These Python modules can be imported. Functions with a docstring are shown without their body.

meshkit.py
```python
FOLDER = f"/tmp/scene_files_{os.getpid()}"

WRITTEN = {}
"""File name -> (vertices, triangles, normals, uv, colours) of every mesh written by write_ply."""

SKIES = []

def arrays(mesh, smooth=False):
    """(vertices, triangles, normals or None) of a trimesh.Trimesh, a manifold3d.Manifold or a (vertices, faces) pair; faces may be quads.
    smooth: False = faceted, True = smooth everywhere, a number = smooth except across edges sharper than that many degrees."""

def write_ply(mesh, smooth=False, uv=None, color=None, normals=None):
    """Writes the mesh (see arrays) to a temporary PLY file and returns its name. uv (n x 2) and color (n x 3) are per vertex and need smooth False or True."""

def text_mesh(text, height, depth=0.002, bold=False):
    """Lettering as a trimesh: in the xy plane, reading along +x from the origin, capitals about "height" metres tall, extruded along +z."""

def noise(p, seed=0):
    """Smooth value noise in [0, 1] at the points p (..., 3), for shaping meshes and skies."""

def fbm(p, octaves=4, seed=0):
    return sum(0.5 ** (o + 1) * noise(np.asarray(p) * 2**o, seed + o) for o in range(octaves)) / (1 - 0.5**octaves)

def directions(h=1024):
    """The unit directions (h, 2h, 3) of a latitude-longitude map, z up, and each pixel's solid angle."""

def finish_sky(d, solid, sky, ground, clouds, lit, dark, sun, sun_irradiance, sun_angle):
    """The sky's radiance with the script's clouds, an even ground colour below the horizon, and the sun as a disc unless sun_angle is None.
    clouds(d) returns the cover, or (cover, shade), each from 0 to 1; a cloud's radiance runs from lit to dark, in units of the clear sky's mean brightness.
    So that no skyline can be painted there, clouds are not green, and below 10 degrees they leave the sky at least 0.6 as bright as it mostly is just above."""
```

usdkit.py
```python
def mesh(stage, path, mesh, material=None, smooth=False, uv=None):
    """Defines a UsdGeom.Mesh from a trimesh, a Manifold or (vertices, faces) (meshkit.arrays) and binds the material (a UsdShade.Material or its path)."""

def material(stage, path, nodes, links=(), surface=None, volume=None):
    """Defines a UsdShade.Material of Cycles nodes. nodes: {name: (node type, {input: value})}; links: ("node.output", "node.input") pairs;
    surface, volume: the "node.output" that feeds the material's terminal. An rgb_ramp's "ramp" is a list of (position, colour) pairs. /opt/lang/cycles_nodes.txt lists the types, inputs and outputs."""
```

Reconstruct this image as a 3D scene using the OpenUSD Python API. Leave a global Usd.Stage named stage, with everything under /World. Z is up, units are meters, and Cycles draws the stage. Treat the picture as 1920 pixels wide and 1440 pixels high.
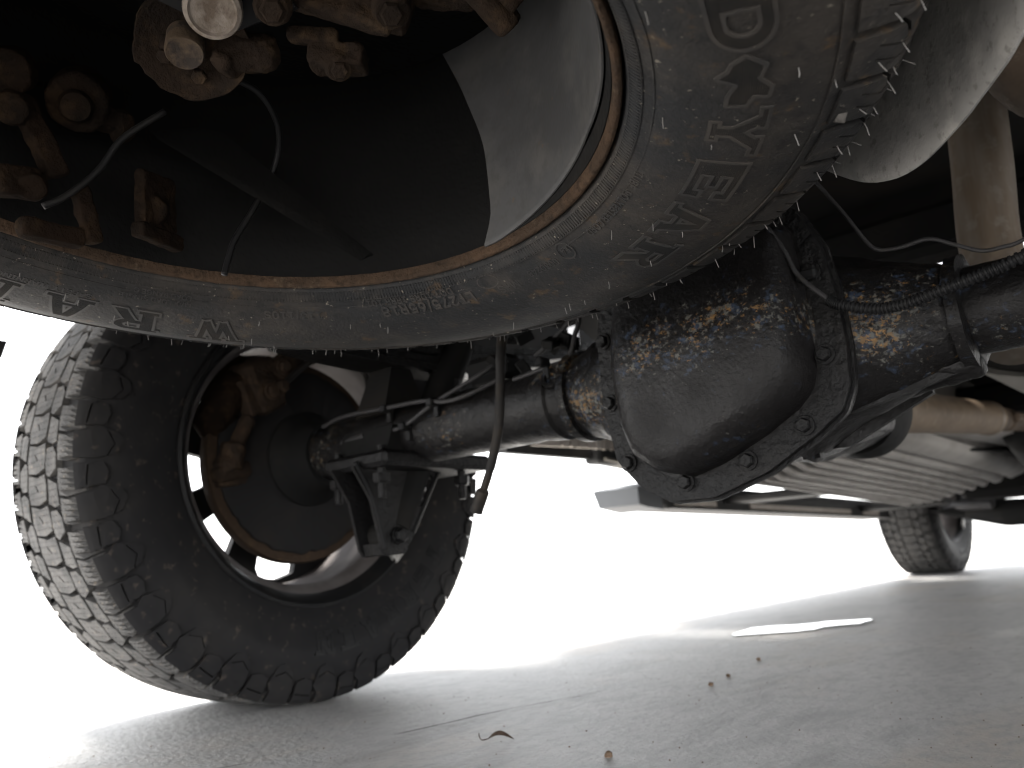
import math
import numpy as np
import trimesh
import usdkit
import meshkit
import manifold3d as m3
import shapely.geometry as sg
import shapely.ops as so
import shapely.affinity as sa
from pxr import Usd, UsdGeom, UsdLux, UsdShade, Gf, Sdf, Vt

stage = Usd.Stage.CreateInMemory()
UsdGeom.SetStageUpAxis(stage, UsdGeom.Tokens.z)
UsdGeom.SetStageMetersPerUnit(stage, 1.0)
UsdGeom.Xform.Define(stage, '/World')
UsdGeom.Scope.Define(stage, '/World/Looks')
PI = math.pi
rng = np.random.default_rng(7)

# ------------------------------------------------------------------ camera, sky, sun
CAM = np.array([0.43351, -0.84691, 0.19991])
YAW, PITCH, ROLL, FPX = 0.713398, 0.208277, -0.068107, 1572.85
fw = np.array([-math.sin(YAW) * math.cos(PITCH), math.cos(YAW) * math.cos(PITCH), math.sin(PITCH)])
r0 = np.array([math.cos(YAW), math.sin(YAW), 0.0])
u0 = np.cross(r0, fw)
rt = r0 * math.cos(ROLL) + u0 * math.sin(ROLL)
up = -r0 * math.sin(ROLL) + u0 * math.cos(ROLL)
cam = UsdGeom.Camera.Define(stage, '/World/camera')
cam.AddTransformOp().Set(Gf.Matrix4d(*[float(v) for v in (*rt, 0, *up, 0, *(-fw), 0, *CAM, 1)]))
cam.CreateHorizontalApertureAttr(36.0)
cam.CreateVerticalApertureAttr(27.0)
cam.CreateFocalLengthAttr(36.0 * FPX / 1920.0)
cam.CreateClippingRangeAttr(Gf.Vec2f(0.01, 2000.0))
cam.CreateFStopAttr(8.5)
cam.CreateFocusDistanceAttr(0.60)
EXPOSURE = 2.5
cam.CreateExposureAttr(EXPOSURE)

SUN_EL, SUN_AZ = math.radians(74), math.radians(262)      # azimuth from +y towards +x
sun_dir = np.array([math.cos(SUN_EL) * math.sin(SUN_AZ), math.cos(SUN_EL) * math.cos(SUN_AZ), math.sin(SUN_EL)])
dome = UsdLux.DomeLight.Define(stage, '/World/sky')
sky_m = usdkit.material(stage, '/World/Looks/sky', {
    's': ('sky_texture', {'sky_type': 'single_scattering', 'sun_disc': False, 'sun_elevation': SUN_EL, 'sun_rotation': SUN_AZ, 'air_density': 1.0, 'aerosol_density': 1.0}),
    'h': ('hsv', {'saturation': 0.1}),
    'b': ('background_shader', {'strength': 0.15})}, [('s.color', 'h.color'), ('h.color', 'b.color')], surface='b.background')
UsdShade.MaterialBindingAPI.Apply(dome.GetPrim()).Bind(sky_m)
dome.GetPrim().SetCustomDataByKey('kind', 'structure')
sun = UsdLux.DistantLight.Define(stage, '/World/sun')
sun.CreateIntensityAttr(1.2)
sun.CreateAngleAttr(24.0)
sun.CreateNormalizeAttr(True)
sun.CreateColorAttr(Gf.Vec3f(1.0, 0.96, 0.9))
zax = Gf.Vec3d(*[float(v) for v in sun_dir])
sun.AddTransformOp().Set(Gf.Matrix4d(Gf.Rotation(Gf.Vec3d(0, 0, 1), zax), Gf.Vec3d(0, 0, 5)))

# ------------------------------------------------------------------ materials
M = {}


def mat(name, base, rough=0.7, noise=(), bump=None, metallic=0.0, spec=0.12, flecks=(), coords='geometry.position', rough_var=0.0):
    """base colour, then layers of noise: (scale, detail, threshold lo, hi, colour, amount, stretch) and one bump (scale, detail, strength, distance)"""
    nodes = {'g': ('geometry', {}), 'p': ('principled_bsdf', {'roughness': rough, 'metallic': metallic, 'specular_ior_level': spec}), 'c': ('color', {'value': base})}
    links = []
    cur = 'c.color'
    for i, (sc, det, lo, hi, col, amt, st) in enumerate(list(noise) + list(flecks)):
        vec = 'g.position'
        if st:
            nodes[f'm{i}'] = ('mapping', {'scale': st, 'location': (i * 3.1, i * 1.7, i * 2.3)})
            links.append(('g.position', f'm{i}.vector'))
            vec = f'm{i}.vector'
        nodes[f'n{i}'] = ('noise_texture', {'scale': sc, 'detail': det, 'roughness': 0.62})
        nodes[f'r{i}'] = ('map_range', {'from_min': lo, 'from_max': hi, 'to_min': 0.0, 'to_max': amt, 'clamp': True})
        nodes[f'x{i}'] = ('mix', {'color2': col})
        links += [(vec, f'n{i}.vector'), (f'n{i}.fac', f'r{i}.value'), (f'r{i}.result', f'x{i}.fac'), (cur, f'x{i}.color1')]
        cur = f'x{i}.color'
        if i == 0 and rough_var:
            nodes['rv'] = ('map_range', {'from_min': 0.3, 'from_max': 0.7, 'to_min': rough - rough_var, 'to_max': rough + rough_var, 'clamp': True})
            links += [('n0.fac', 'rv.value'), ('rv.result', 'p.roughness')]
    links.append((cur, 'p.base_color'))
    if bump:
        nodes['bn'] = ('noise_texture', {'scale': bump[0], 'detail': bump[1], 'roughness': 0.6})
        nodes['bu'] = ('bump', {'strength': bump[2], 'distance': bump[3]})
        links += [('g.position', 'bn.vector'), ('bn.fac', 'bu.height'), ('bu.normal', 'p.normal')]
    M[name] = usdkit.material(stage, '/World/Looks/' + name, nodes, links, surface='p.BSDF')
    return M[name]


mat('concrete', (0.40, 0.39, 0.378), 0.5, [
    (1.1, 4, 0.40, 0.64, (0.32, 0.312, 0.303), 0.85, (1.0, 0.6, 1)),
    (4.0, 6, 0.50, 0.70, (0.46, 0.448, 0.43), 0.6, (0.7, 1.4, 1)),
    (9.0, 6, 0.56, 0.68, (0.235, 0.228, 0.22), 0.75, (1.5, 0.4, 1)),
    (2.6, 5, 0.53, 0.68, (0.40, 0.335, 0.265), 0.5, (1.2, 0.6, 1)),
    (45, 6, 0.46, 0.66, (0.29, 0.284, 0.276), 0.8, (1.3, 0.7, 1)),
    (190, 4, 0.60, 0.68, (0.17, 0.165, 0.16), 0.65, None),
    (330, 2, 0.70, 0.74, (0.55, 0.51, 0.45), 0.5, None)], (110, 7, 0.85, 0.005), spec=0.5)
mat('crack_dark', (0.10, 0.095, 0.09), 0.9, [(90, 4, 0.45, 0.6, (0.2, 0.195, 0.19), 0.9, None)])
mat('streak_gloss', (0.2, 0.2, 0.2), 0.05, spec=0.6)
mat('joint_sealant', (0.45, 0.45, 0.44), 0.4)
mat('dusty_rubber', (0.018, 0.0185, 0.0195), 0.62, [
    (6, 6, 0.40, 0.62, (0.034, 0.0298, 0.0262), 0.85, None),
    (24, 6, 0.50, 0.66, (0.045, 0.040, 0.0355), 0.55, None),
    (80, 6, 0.52, 0.64, (0.013, 0.013, 0.0135), 0.6, None),
    (55, 6, 0.60, 0.70, (0.10, 0.062, 0.03), 0.45, None),
    (240, 4, 0.655, 0.71, (0.19, 0.17, 0.14), 0.8, None)], (300, 5, 0.55, 0.0014), spec=0.14)
mat('letter_rubber', (0.025, 0.0245, 0.0245), 0.6, [
    (18, 6, 0.42, 0.6, (0.047, 0.041, 0.036), 0.8, None),
    (330, 3, 0.68, 0.73, (0.15, 0.135, 0.11), 0.6, None)], (260, 4, 0.3, 0.001), spec=0.2)
mat('letter_fill', (0.019, 0.019, 0.0195), 0.7, [(18, 6, 0.42, 0.6, (0.041, 0.036, 0.031), 0.7, None)])
mat('hair_rubber', (0.16, 0.155, 0.15), 0.6)
mat('rubber_scuff', (0.075, 0.07, 0.065), 0.6)
mat('tyre_rubber', (0.0115, 0.0112, 0.0118), 0.65, [(9, 5, 0.45, 0.7, (0.021, 0.0195, 0.0185), 0.7, None), (60, 4, 0.6, 0.7, (0.075, 0.06, 0.048), 0.5, None)], (120, 4, 0.3, 0.0015), spec=0.1)
mat('tread_rubber', (0.046, 0.045, 0.044), 0.75, [(30, 5, 0.40, 0.68, (0.10, 0.095, 0.09), 0.8, None), (140, 3, 0.62, 0.7, (0.2, 0.16, 0.12), 0.5, None)], (200, 4, 0.4, 0.002), spec=0.15)
mat('shaded_tread', (0.032, 0.0315, 0.031), 0.75, [(30, 4, 0.42, 0.66, (0.055, 0.052, 0.049), 0.8, None)], (200, 4, 0.4, 0.002))  # same tread, darkened in colour for the dimmer light at the front
mat('rusty_lip', (0.042, 0.028, 0.019), 0.85, [(30, 6, 0.42, 0.64, (0.068, 0.042, 0.026), 0.8, None), (110, 5, 0.5, 0.66, (0.020, 0.014, 0.010), 0.8, None), (50, 5, 0.6, 0.74, (0.13, 0.10, 0.068), 0.7, None)], (260, 5, 0.8, 0.003))
mat('barrel_paint', (0.064, 0.064, 0.065), 0.55, [(9, 6, 0.42, 0.58, (0.043, 0.043, 0.044), 0.8, None), (22, 6, 0.5, 0.68, (0.085, 0.082, 0.077), 0.6, None), (90, 5, 0.5, 0.68, (0.047, 0.046, 0.044), 0.5, None), (60, 4, 0.66, 0.72, (0.10, 0.06, 0.03), 0.4, None)], (300, 4, 0.2, 0.001))
mat('black_paint', (0.003, 0.003, 0.003), 0.75, [(25, 4, 0.55, 0.7, (0.006, 0.0055, 0.005), 0.6, None)], (200, 4, 0.4, 0.002), spec=0.12)
mat('dark_rust', (0.013, 0.0085, 0.006), 0.9, [(18, 5, 0.42, 0.66, (0.005, 0.0045, 0.004), 0.9, None), (50, 5, 0.52, 0.7, (0.03, 0.019, 0.011), 0.7, None)], (150, 5, 0.7, 0.004), spec=0.03)
mat('rusty_cast', (0.027, 0.018, 0.0125), 0.9, [(18, 5, 0.42, 0.66, (0.011, 0.0085, 0.007), 0.9, None), (50, 5, 0.52, 0.7, (0.07, 0.045, 0.025), 0.6, None)], (150, 5, 0.7, 0.004))
mat('pale_cap', (0.24, 0.205, 0.175), 0.8, [(50, 4, 0.45, 0.62, (0.10, 0.075, 0.055), 0.85, None)], (150, 5, 0.5, 0.003))
mat('brown_cap', (0.09, 0.065, 0.045), 0.8, [(60, 4, 0.45, 0.6, (0.035, 0.03, 0.027), 0.9, None)], (150, 5, 0.5, 0.003))


def iron(name, lo, base=(0.0055, 0.005, 0.005), rough=0.42, zlo=0.36, zhi=0.44, amt=1.0):
    """greasy black casting with rust, pale and bluish flecks where the paint has gone; they thin out below zlo and above zhi"""
    N = {'g': ('geometry', {}), 'p': ('principled_bsdf', {'specular_ior_level': 0.21}), 'c': ('color', {'value': base}), 'z': ('separate_xyz', {})}
    L = [('g.position', 'z.vector')]
    N['b1'] = ('map_range', {'from_min': zlo - 0.05, 'from_max': zlo + 0.02, 'to_min': -0.17, 'to_max': 0.0, 'clamp': True})
    N['b2'] = ('map_range', {'from_min': zhi - 0.005, 'from_max': zhi + 0.03, 'to_min': 0.0, 'to_max': -0.16, 'clamp': True})
    N['bb'] = ('math', {'math_type': 'add'})
    L += [('z.z', 'b1.value'), ('z.z', 'b2.value'), ('b1.result', 'bb.value1'), ('b2.result', 'bb.value2')]
    N['big'] = ('noise_texture', {'scale': 11.0, 'detail': 3.0})
    N['bg'] = ('map_range', {'from_min': 0.35, 'from_max': 0.65, 'to_min': -0.1, 'to_max': 0.09, 'clamp': True})
    N['b3'] = ('math', {'math_type': 'add'})
    L += [('g.position', 'big.vector'), ('big.fac', 'bg.value'), ('bb.value', 'b3.value1'), ('bg.result', 'b3.value2')]
    cur = 'c.color'
    layers = [('blue', 95, 6, 0.55, 0.70, (0.026, 0.038, 0.062), 0.9, 0.6), ('pale', 170, 6, 0.560, 0.65, (0.085, 0.083, 0.074), 0.85, 1.0), ('rust', 150, 6, 0.605, 0.675, (0.12, 0.070, 0.028), 0.85, 1.0), ('hot', 260, 5, 0.645, 0.71, (0.19, 0.105, 0.035), 0.85, 1.0), ('spot', 330, 3, 0.68, 0.73, (0.10, 0.092, 0.078), 0.6, 0.15)]
    for i, (k, sc, det, t0, t1, col, am, follow) in enumerate(layers):
        N['m' + k] = ('mapping', {'location': (i * 7.3, i * 3.1, i * 5.7), 'scale': (1, 1, 1.25)})
        N['n' + k] = ('noise_texture', {'scale': float(sc), 'detail': float(det), 'roughness': 0.6, 'distortion': 0.4})
        N['f' + k] = ('math', {'math_type': 'multiply_add', 'value2': follow})
        N['r' + k] = ('map_range', {'from_min': t0 + lo, 'from_max': t1 + lo, 'to_min': 0.0, 'to_max': am * amt, 'clamp': True})
        N['x' + k] = ('mix', {'color2': col})
        L += [('g.position', f'm{k}.vector'), (f'm{k}.vector', f'n{k}.vector'), ('b3.value', f'f{k}.value1'), (f'n{k}.fac', f'f{k}.value3'), (f'f{k}.value', f'r{k}.value'), (f'r{k}.result', f'x{k}.fac'), (cur, f'x{k}.color1')]
        cur = f'x{k}.color'
    N['rn'] = ('noise_texture', {'scale': 26.0, 'detail': 4.0})
    N['rr'] = ('map_range', {'from_min': 0.3, 'from_max': 0.7, 'to_min': rough - 0.14, 'to_max': rough + 0.16, 'clamp': True})
    N['bn'] = ('noise_texture', {'scale': 170.0, 'detail': 5.0, 'roughness': 0.62})
    N['bu'] = ('bump', {'strength': 0.55, 'distance': 0.003})
    L += [('g.position', 'rn.vector'), ('rn.fac', 'rr.value'), ('rr.result', 'p.roughness'), ('g.position', 'bn.vector'), ('bn.fac', 'bu.height'), ('bu.normal', 'p.normal'), (cur, 'p.base_color')]
    M[name] = usdkit.material(stage, '/World/Looks/' + name, N, L, surface='p.BSDF')


iron('black_iron', 0.0)
iron('black_iron_plain', 0.07)
iron('cover_iron', -0.005, base=(0.0060, 0.0054, 0.0054), zlo=0.375, zhi=0.42)
mat('greasy_black', (0.005, 0.0048, 0.005), 0.36, [(30, 4, 0.5, 0.7, (0.010, 0.009, 0.0085), 0.7, None)], (140, 6, 0.8, 0.004), spec=0.2)
mat('matt_black', (0.007, 0.007, 0.007), 0.75, [(15, 4, 0.5, 0.7, (0.013, 0.0115, 0.010), 0.7, None)], (90, 4, 0.4, 0.003))
mat('black_plastic', (0.010, 0.010, 0.0105), 0.45, [(20, 3, 0.5, 0.7, (0.018, 0.017, 0.016), 0.6, None)])
mat('wire_grey', (0.033, 0.032, 0.033), 0.42, [(60, 3, 0.5, 0.66, (0.03, 0.028, 0.026), 0.7, None)])
mat('hose_rubber', (0.013, 0.012, 0.0115), 0.55, [(30, 3, 0.5, 0.66, (0.028, 0.022, 0.016), 0.6, None)])
mat('aluminised_steel', (0.25, 0.242, 0.23), 0.5, [(7, 6, 0.42, 0.6, (0.165, 0.16, 0.153), 0.9, None), (40, 6, 0.5, 0.66, (0.31, 0.297, 0.275), 0.6, None), (24, 5, 0.62, 0.70, (0.17, 0.09, 0.035), 0.8, None), (130, 5, 0.56, 0.66, (0.10, 0.094, 0.085), 0.6, None)], (260, 5, 0.3, 0.0015), metallic=0.1)
mat('dark_steel', (0.03, 0.028, 0.026), 0.6, [(30, 4, 0.45, 0.65, (0.016, 0.015, 0.014), 0.8, None)], (200, 4, 0.3, 0.002))
mat('pipe_steel', (0.155, 0.134, 0.114), 0.5, [(9, 4, 0.4, 0.62, (0.115, 0.086, 0.06), 0.85, (3, 3, 0.5)), (50, 4, 0.55, 0.7, (0.2, 0.18, 0.158), 0.5, None)], (120, 4, 0.2, 0.002), metallic=0.2)
mat('brown_pipe', (0.075, 0.055, 0.04), 0.7, [(14, 5, 0.42, 0.64, (0.035, 0.028, 0.022), 0.85, None), (40, 4, 0.6, 0.7, (0.15, 0.125, 0.1), 0.4, None)], (150, 5, 0.5, 0.003))
mat('driveshaft_rust', (0.125, 0.092, 0.063), 0.62, [(7, 5, 0.42, 0.66, (0.085, 0.062, 0.043), 0.8, (4, 1, 4)), (60, 4, 0.55, 0.7, (0.21, 0.165, 0.12), 0.5, None)], (160, 4, 0.3, 0.002))
mat('muffler_steel', (0.22, 0.205, 0.18), 0.6, [(6, 4, 0.42, 0.64, (0.165, 0.152, 0.132), 0.8, None)], (60, 3, 0.2, 0.002), metallic=0.15)
mat('ribbed_grey', (0.27, 0.258, 0.245), 0.6, [(6, 4, 0.42, 0.66, (0.17, 0.16, 0.15), 0.8, None), (40, 4, 0.55, 0.7, (0.30, 0.275, 0.25), 0.5, None)])
mat('tank_shade', (0.075, 0.07, 0.066), 0.7, [(8, 4, 0.42, 0.64, (0.05, 0.047, 0.044), 0.8, None)])  # dark base colour puts shade into the gaps between the paler ribs
mat('silver_paint', (0.095, 0.099, 0.105), 0.55, [(6, 3, 0.45, 0.65, (0.08, 0.084, 0.09), 0.6, None)])
mat('step_black', (0.03, 0.03, 0.03), 0.6, [(20, 3, 0.5, 0.7, (0.05, 0.046, 0.042), 0.6, None)])
mat('step_tan', (0.42, 0.38, 0.34), 0.65, [(14, 4, 0.45, 0.65, (0.33, 0.3, 0.27), 0.7, None)])
mat('body_paint', (0.45, 0.45, 0.46), 0.3)
mat('underbody', (0.008, 0.008, 0.008), 0.8, [(6, 4, 0.45, 0.65, (0.014, 0.012, 0.010), 0.8, None)])
mat('rotor_black', (0.009, 0.0088, 0.0092), 0.6, [(12, 4, 0.5, 0.7, (0.015, 0.0125, 0.011), 0.7, None)], (80, 4, 0.4, 0.003))
mat('rotor_rust', (0.032, 0.021, 0.014), 0.85, [(40, 5, 0.45, 0.62, (0.03, 0.02, 0.014), 0.8, None), (80, 4, 0.55, 0.68, (0.055, 0.036, 0.021), 0.6, None)], (120, 5, 0.6, 0.004))
mat('wheel_grey', (0.13, 0.118, 0.115), 0.7, [(12, 5, 0.42, 0.62, (0.085, 0.075, 0.072), 0.8, None)])
mat('lead_grey', (0.35, 0.34, 0.32), 0.6, [(120, 4, 0.5, 0.62, (0.2, 0.19, 0.18), 0.8, None)])
mat('leaf_brown', (0.06, 0.042, 0.032), 0.7, [(200, 3, 0.45, 0.65, (0.10, 0.07, 0.05), 0.7, None)])
mat('pebble_brown', (0.16, 0.11, 0.075), 0.8, [(300, 3, 0.45, 0.6, (0.07, 0.045, 0.03), 0.8, None)])

# ------------------------------------------------------------------ scene helpers
used = {}


def numbered(path):
    n = used.get(path, -1) + 1
    used[path] = n
    return path if n == 0 else f'{path}_{n:03d}'


def setd(p, **k):
    for a, b in k.items():
        if b:
            p.SetCustomDataByKey(a, b)
    return p


def thing(name, label, cat, loc=(0, 0, 0), group=None):
    x = UsdGeom.Xform.Define(stage, numbered('/World/' + name))
    if any(loc):
        x.AddTranslateOp().Set(Gf.Vec3d(*[float(v) for v in loc]))
    return setd(x.GetPrim(), label=label, category=cat, group=group)


def part_group(parent, name, label=None):
    x = UsdGeom.Xform.Define(stage, numbered(f'{parent.GetPath()}/{name}'))
    return setd(x.GetPrim(), label=label)


def origin(prim):
    m = UsdGeom.Xformable(prim).ComputeLocalToWorldTransform(Usd.TimeCode.Default()).ExtractTranslation()
    return np.array([m[0], m[1], m[2]])


def tm(mesh):
    if hasattr(mesh, 'to_mesh'):
        q = mesh.to_mesh()
        return trimesh.Trimesh(np.array(q.vert_properties[:, :3]), np.array(q.tri_verts), process=False)
    return mesh


def obj(parent, name, mesh, material, smooth=30, label=None, kind=None):
    """one Mesh prim under the parent; the mesh comes in world coordinates"""
    if isinstance(mesh, (list, tuple)):
        mesh = trimesh.util.concatenate([tm(q) for q in mesh])
    mesh = tm(mesh)
    path = numbered((f'{parent.GetPath()}/' if parent is not None else '/World/') + name)
    mesh = trimesh.Trimesh(np.array(mesh.vertices) - (origin(parent) if parent is not None else 0), mesh.faces, process=False)
    g = usdkit.mesh(stage, path, mesh, M[material], smooth=smooth)
    return setd(g.GetPrim(), label=label, kind=kind)


def grid(P, close_u=False, close_v=False):
    """P (nu, nv, 3) -> quads as a trimesh"""
    nu, nv = P.shape[:2]
    i = np.arange(nu if close_u else nu - 1)
    j = np.arange(nv if close_v else nv - 1)
    a, b = np.meshgrid(i, j, indexing='ij')
    a2, b2 = (a + 1) % nu, (b + 1) % nv
    f = lambda x, y: (x * nv + y).ravel()
    q = np.stack([f(a, b), f(a2, b), f(a2, b2), f(a, b2)], 1)
    return trimesh.Trimesh(P.reshape(-1, 3), np.vstack([q[:, [0, 1, 2]], q[:, [0, 2, 3]]]), process=False)


def spline(pts, n=40):
    """Catmull-Rom through the points"""
    p = np.asarray(pts, float)
    if len(p) == 2:
        return np.linspace(p[0], p[1], max(2, n // 8))
    q = np.vstack([2 * p[0] - p[1], p, 2 * p[-1] - p[-2]])
    out = []
    m = max(2, n // (len(p) - 1))
    for i in range(len(p) - 1):
        a, b, c, d = q[i:i + 4]
        t = np.linspace(0, 1, m, endpoint=False)[:, None]
        out.append(0.5 * (2 * b + (c - a) * t + (2 * a - 5 * b + 4 * c - d) * t ** 2 + (3 * b - a - 3 * c + d) * t ** 3))
    return np.vstack(out + [p[-1:]])


def tube(pts, r, seg=12, n=40, smooth=True):
    """closed round tube; r a number or one radius per spline sample (callable of 0..1)"""
    p = spline(pts, n) if smooth else np.asarray(pts, float)
    s = np.linspace(0, 1, len(p))
    rad = np.array([r(x) for x in s]) if callable(r) else np.full(len(p), r, float)
    t = np.gradient(p, axis=0)
    t /= np.linalg.norm(t, axis=1, keepdims=True)
    nrm = np.cross(t[0], [0.3, 0.5, 0.8])
    nrm /= np.linalg.norm(nrm)
    rings = []
    for k in range(len(p)):
        nrm = nrm - t[k] * (nrm @ t[k])
        nrm /= np.linalg.norm(nrm)
        b = np.cross(t[k], nrm)
        a = np.linspace(0, 2 * PI, seg, endpoint=False)
        rings.append(p[k] + rad[k] * (np.cos(a)[:, None] * nrm + np.sin(a)[:, None] * b))
    P = np.stack([np.repeat(p[:1], seg, 0), *rings, np.repeat(p[-1:], seg, 0)])
    return grid(P, close_v=True)


def rev(prof, centre, axis, seg=96, t0=0.0, t1=2 * PI):
    """surface of revolution: prof rows (height along axis, radius)"""
    ax = np.asarray(axis, float)
    ax /= np.linalg.norm(ax)
    a = np.cross([0, 1, 0] if abs(ax[1]) < 0.9 else [1, 0, 0], ax)
    a /= np.linalg.norm(a)
    b = np.cross(ax, a)
    full = abs(t1 - t0 - 2 * PI) < 1e-9
    t = np.linspace(t0, t1, seg, endpoint=not full)
    pr = np.asarray(prof, float)
    d = np.cos(t)[:, None] * a + np.sin(t)[:, None] * b
    P = np.asarray(centre) + pr[None, :, 0, None] * ax + pr[None, :, 1, None] * d[:, None, :]
    return grid(P, close_u=full)


def box(lo, hi, bev=0.0):
    lo, hi = np.minimum(lo, hi), np.maximum(lo, hi)
    if bev <= 0:
        return trimesh.creation.box(bounds=[lo, hi])
    pts = []
    for c in np.ndindex(2, 2, 2):
        s = np.array(c)
        corner = np.where(s, hi, lo)
        for k in range(3):
            o = corner + np.where(s, -bev, bev)
            o[k] = corner[k]
            pts.append(o)
    return trimesh.convex.convex_hull(np.array(pts))


def hull(points):
    return trimesh.convex.convex_hull(np.asarray(points, float))


def ball(c, r, sub=2):
    s = trimesh.creation.icosphere(sub, r)
    s.apply_translation(c)
    return s


def blob(spheres, edge=0.006, it=6, rough=0.0, seed=1):
    """union of the hulls of consecutive spheres (chains of (x, y, z, r)), remeshed and smoothed"""
    man = m3.Manifold()
    for chain in spheres:
        for a, b in zip(chain[:-1], chain[1:]) if len(chain) > 1 else [(chain[0], chain[0])]:
            s = [m3.Manifold.sphere(q[3], 20).translate([float(v) for v in q[:3]]) for q in (a, b)]
            man = man + m3.Manifold.batch_hull(s)
    mesh = tm(man.refine_to_length(edge))
    mesh.merge_vertices()
    trimesh.smoothing.filter_taubin(mesh, iterations=it)
    if rough:
        mesh.vertices += mesh.vertex_normals * ((meshkit.fbm(mesh.vertices * 75, 2, seed) - 0.5) * rough * 1.5 + (meshkit.fbm(mesh.vertices * 240, 3, seed + 9) - 0.5) * rough * 0.6)[:, None]
    return mesh


def cast(pieces, edge=0.004, it=3, rough=0.003, seed=1):
    """union of boxes ('b', centre, half sizes, euler) and cylinders ('c', from, to, radius): a casting with softened edges and a crusty skin"""
    man = m3.Manifold()
    for q in pieces:
        if q[0] == 'b':
            b = box(-np.array(q[2]), np.array(q[2]), min(q[2]) * 0.22)
            b.apply_transform(trimesh.transformations.euler_matrix(*q[3]))
            b.apply_translation(q[1])
        else:
            p0, p1 = np.array(q[1], float), np.array(q[2], float)
            ln = np.linalg.norm(p1 - p0)
            b = rev([(0, 0), (0, q[3] * .9), (q[3] * .12, q[3]), (ln - q[3] * .12, q[3]), (ln, q[3] * .9), (ln, 0)], p0, p1 - p0, 28)
        b.merge_vertices()
        b.remove_unreferenced_vertices()
        if b.volume < 0:
            b.invert()
        k = m3.Manifold(m3.Mesh(vert_properties=np.asarray(b.vertices, np.float32), tri_verts=np.asarray(b.faces, np.uint32)))
        man = man + (k if k.volume() > 0 else m3.Manifold.hull_points(np.asarray(b.vertices)))
    mesh = tm(man.refine_to_length(edge))
    mesh.merge_vertices()
    trimesh.smoothing.filter_taubin(mesh, iterations=it)
    mesh.vertices += mesh.vertex_normals * ((meshkit.fbm(mesh.vertices * 110, 2, seed) - 0.5) * rough + (meshkit.fbm(mesh.vertices * 330, 3, seed + 9) - 0.5) * rough * 0.6)[:, None]
    return mesh


def prism(poly, at, z0, z1):
    """extrude shapely polygon(s) between z0 and z1, then map with at(u, v, w) -> xyz"""
    out = []
    for g in getattr(poly, 'geoms', [poly]):
        if g.is_empty or g.area < 1e-12:
            continue
        m = trimesh.creation.extrude_polygon(g, z1 - z0, engine='earcut')
        v = np.array(m.vertices)
        m.vertices = at(v[:, 0], v[:, 1], v[:, 2] + z0)
        out.append(m)
    m = trimesh.util.concatenate(out)
    if m.volume < 0:
        m.invert()
    return m


def hexbolt(c, axis, r, h, washer=0.0):
    ax = np.asarray(axis, float)
    ax = ax / np.linalg.norm(ax)
    m = [rev([(0, 0), (0, r), (h * 0.75, r), (h, r * 0.82), (h, 0)], c, ax, 6)]
    if washer:
        m.append(rev([(0, 0), (0, r * washer), (h * 0.25, r * washer), (h * 0.3, r * washer * 0.93), (h * 0.3, 0)], c, ax, 20))
    return trimesh.util.concatenate(m)


# ------------------------------------------------------------------ the ground
def ground_sheet():
    xs = np.concatenate([[-900, -200, -60, -20, -8], np.linspace(-4, 3, 50), [6, 20, 60, 200, 900]])
    ys = np.concatenate([[-900, -200, -60, -20, -8, -3], np.linspace(-1.5, 6, 60), [10, 20, 60, 200, 900]])
    X, Y = np.meshgrid(xs, ys, indexing='ij')
    P = np.stack([X, Y, np.zeros_like(X)], -1)
    return grid(P)


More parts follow.
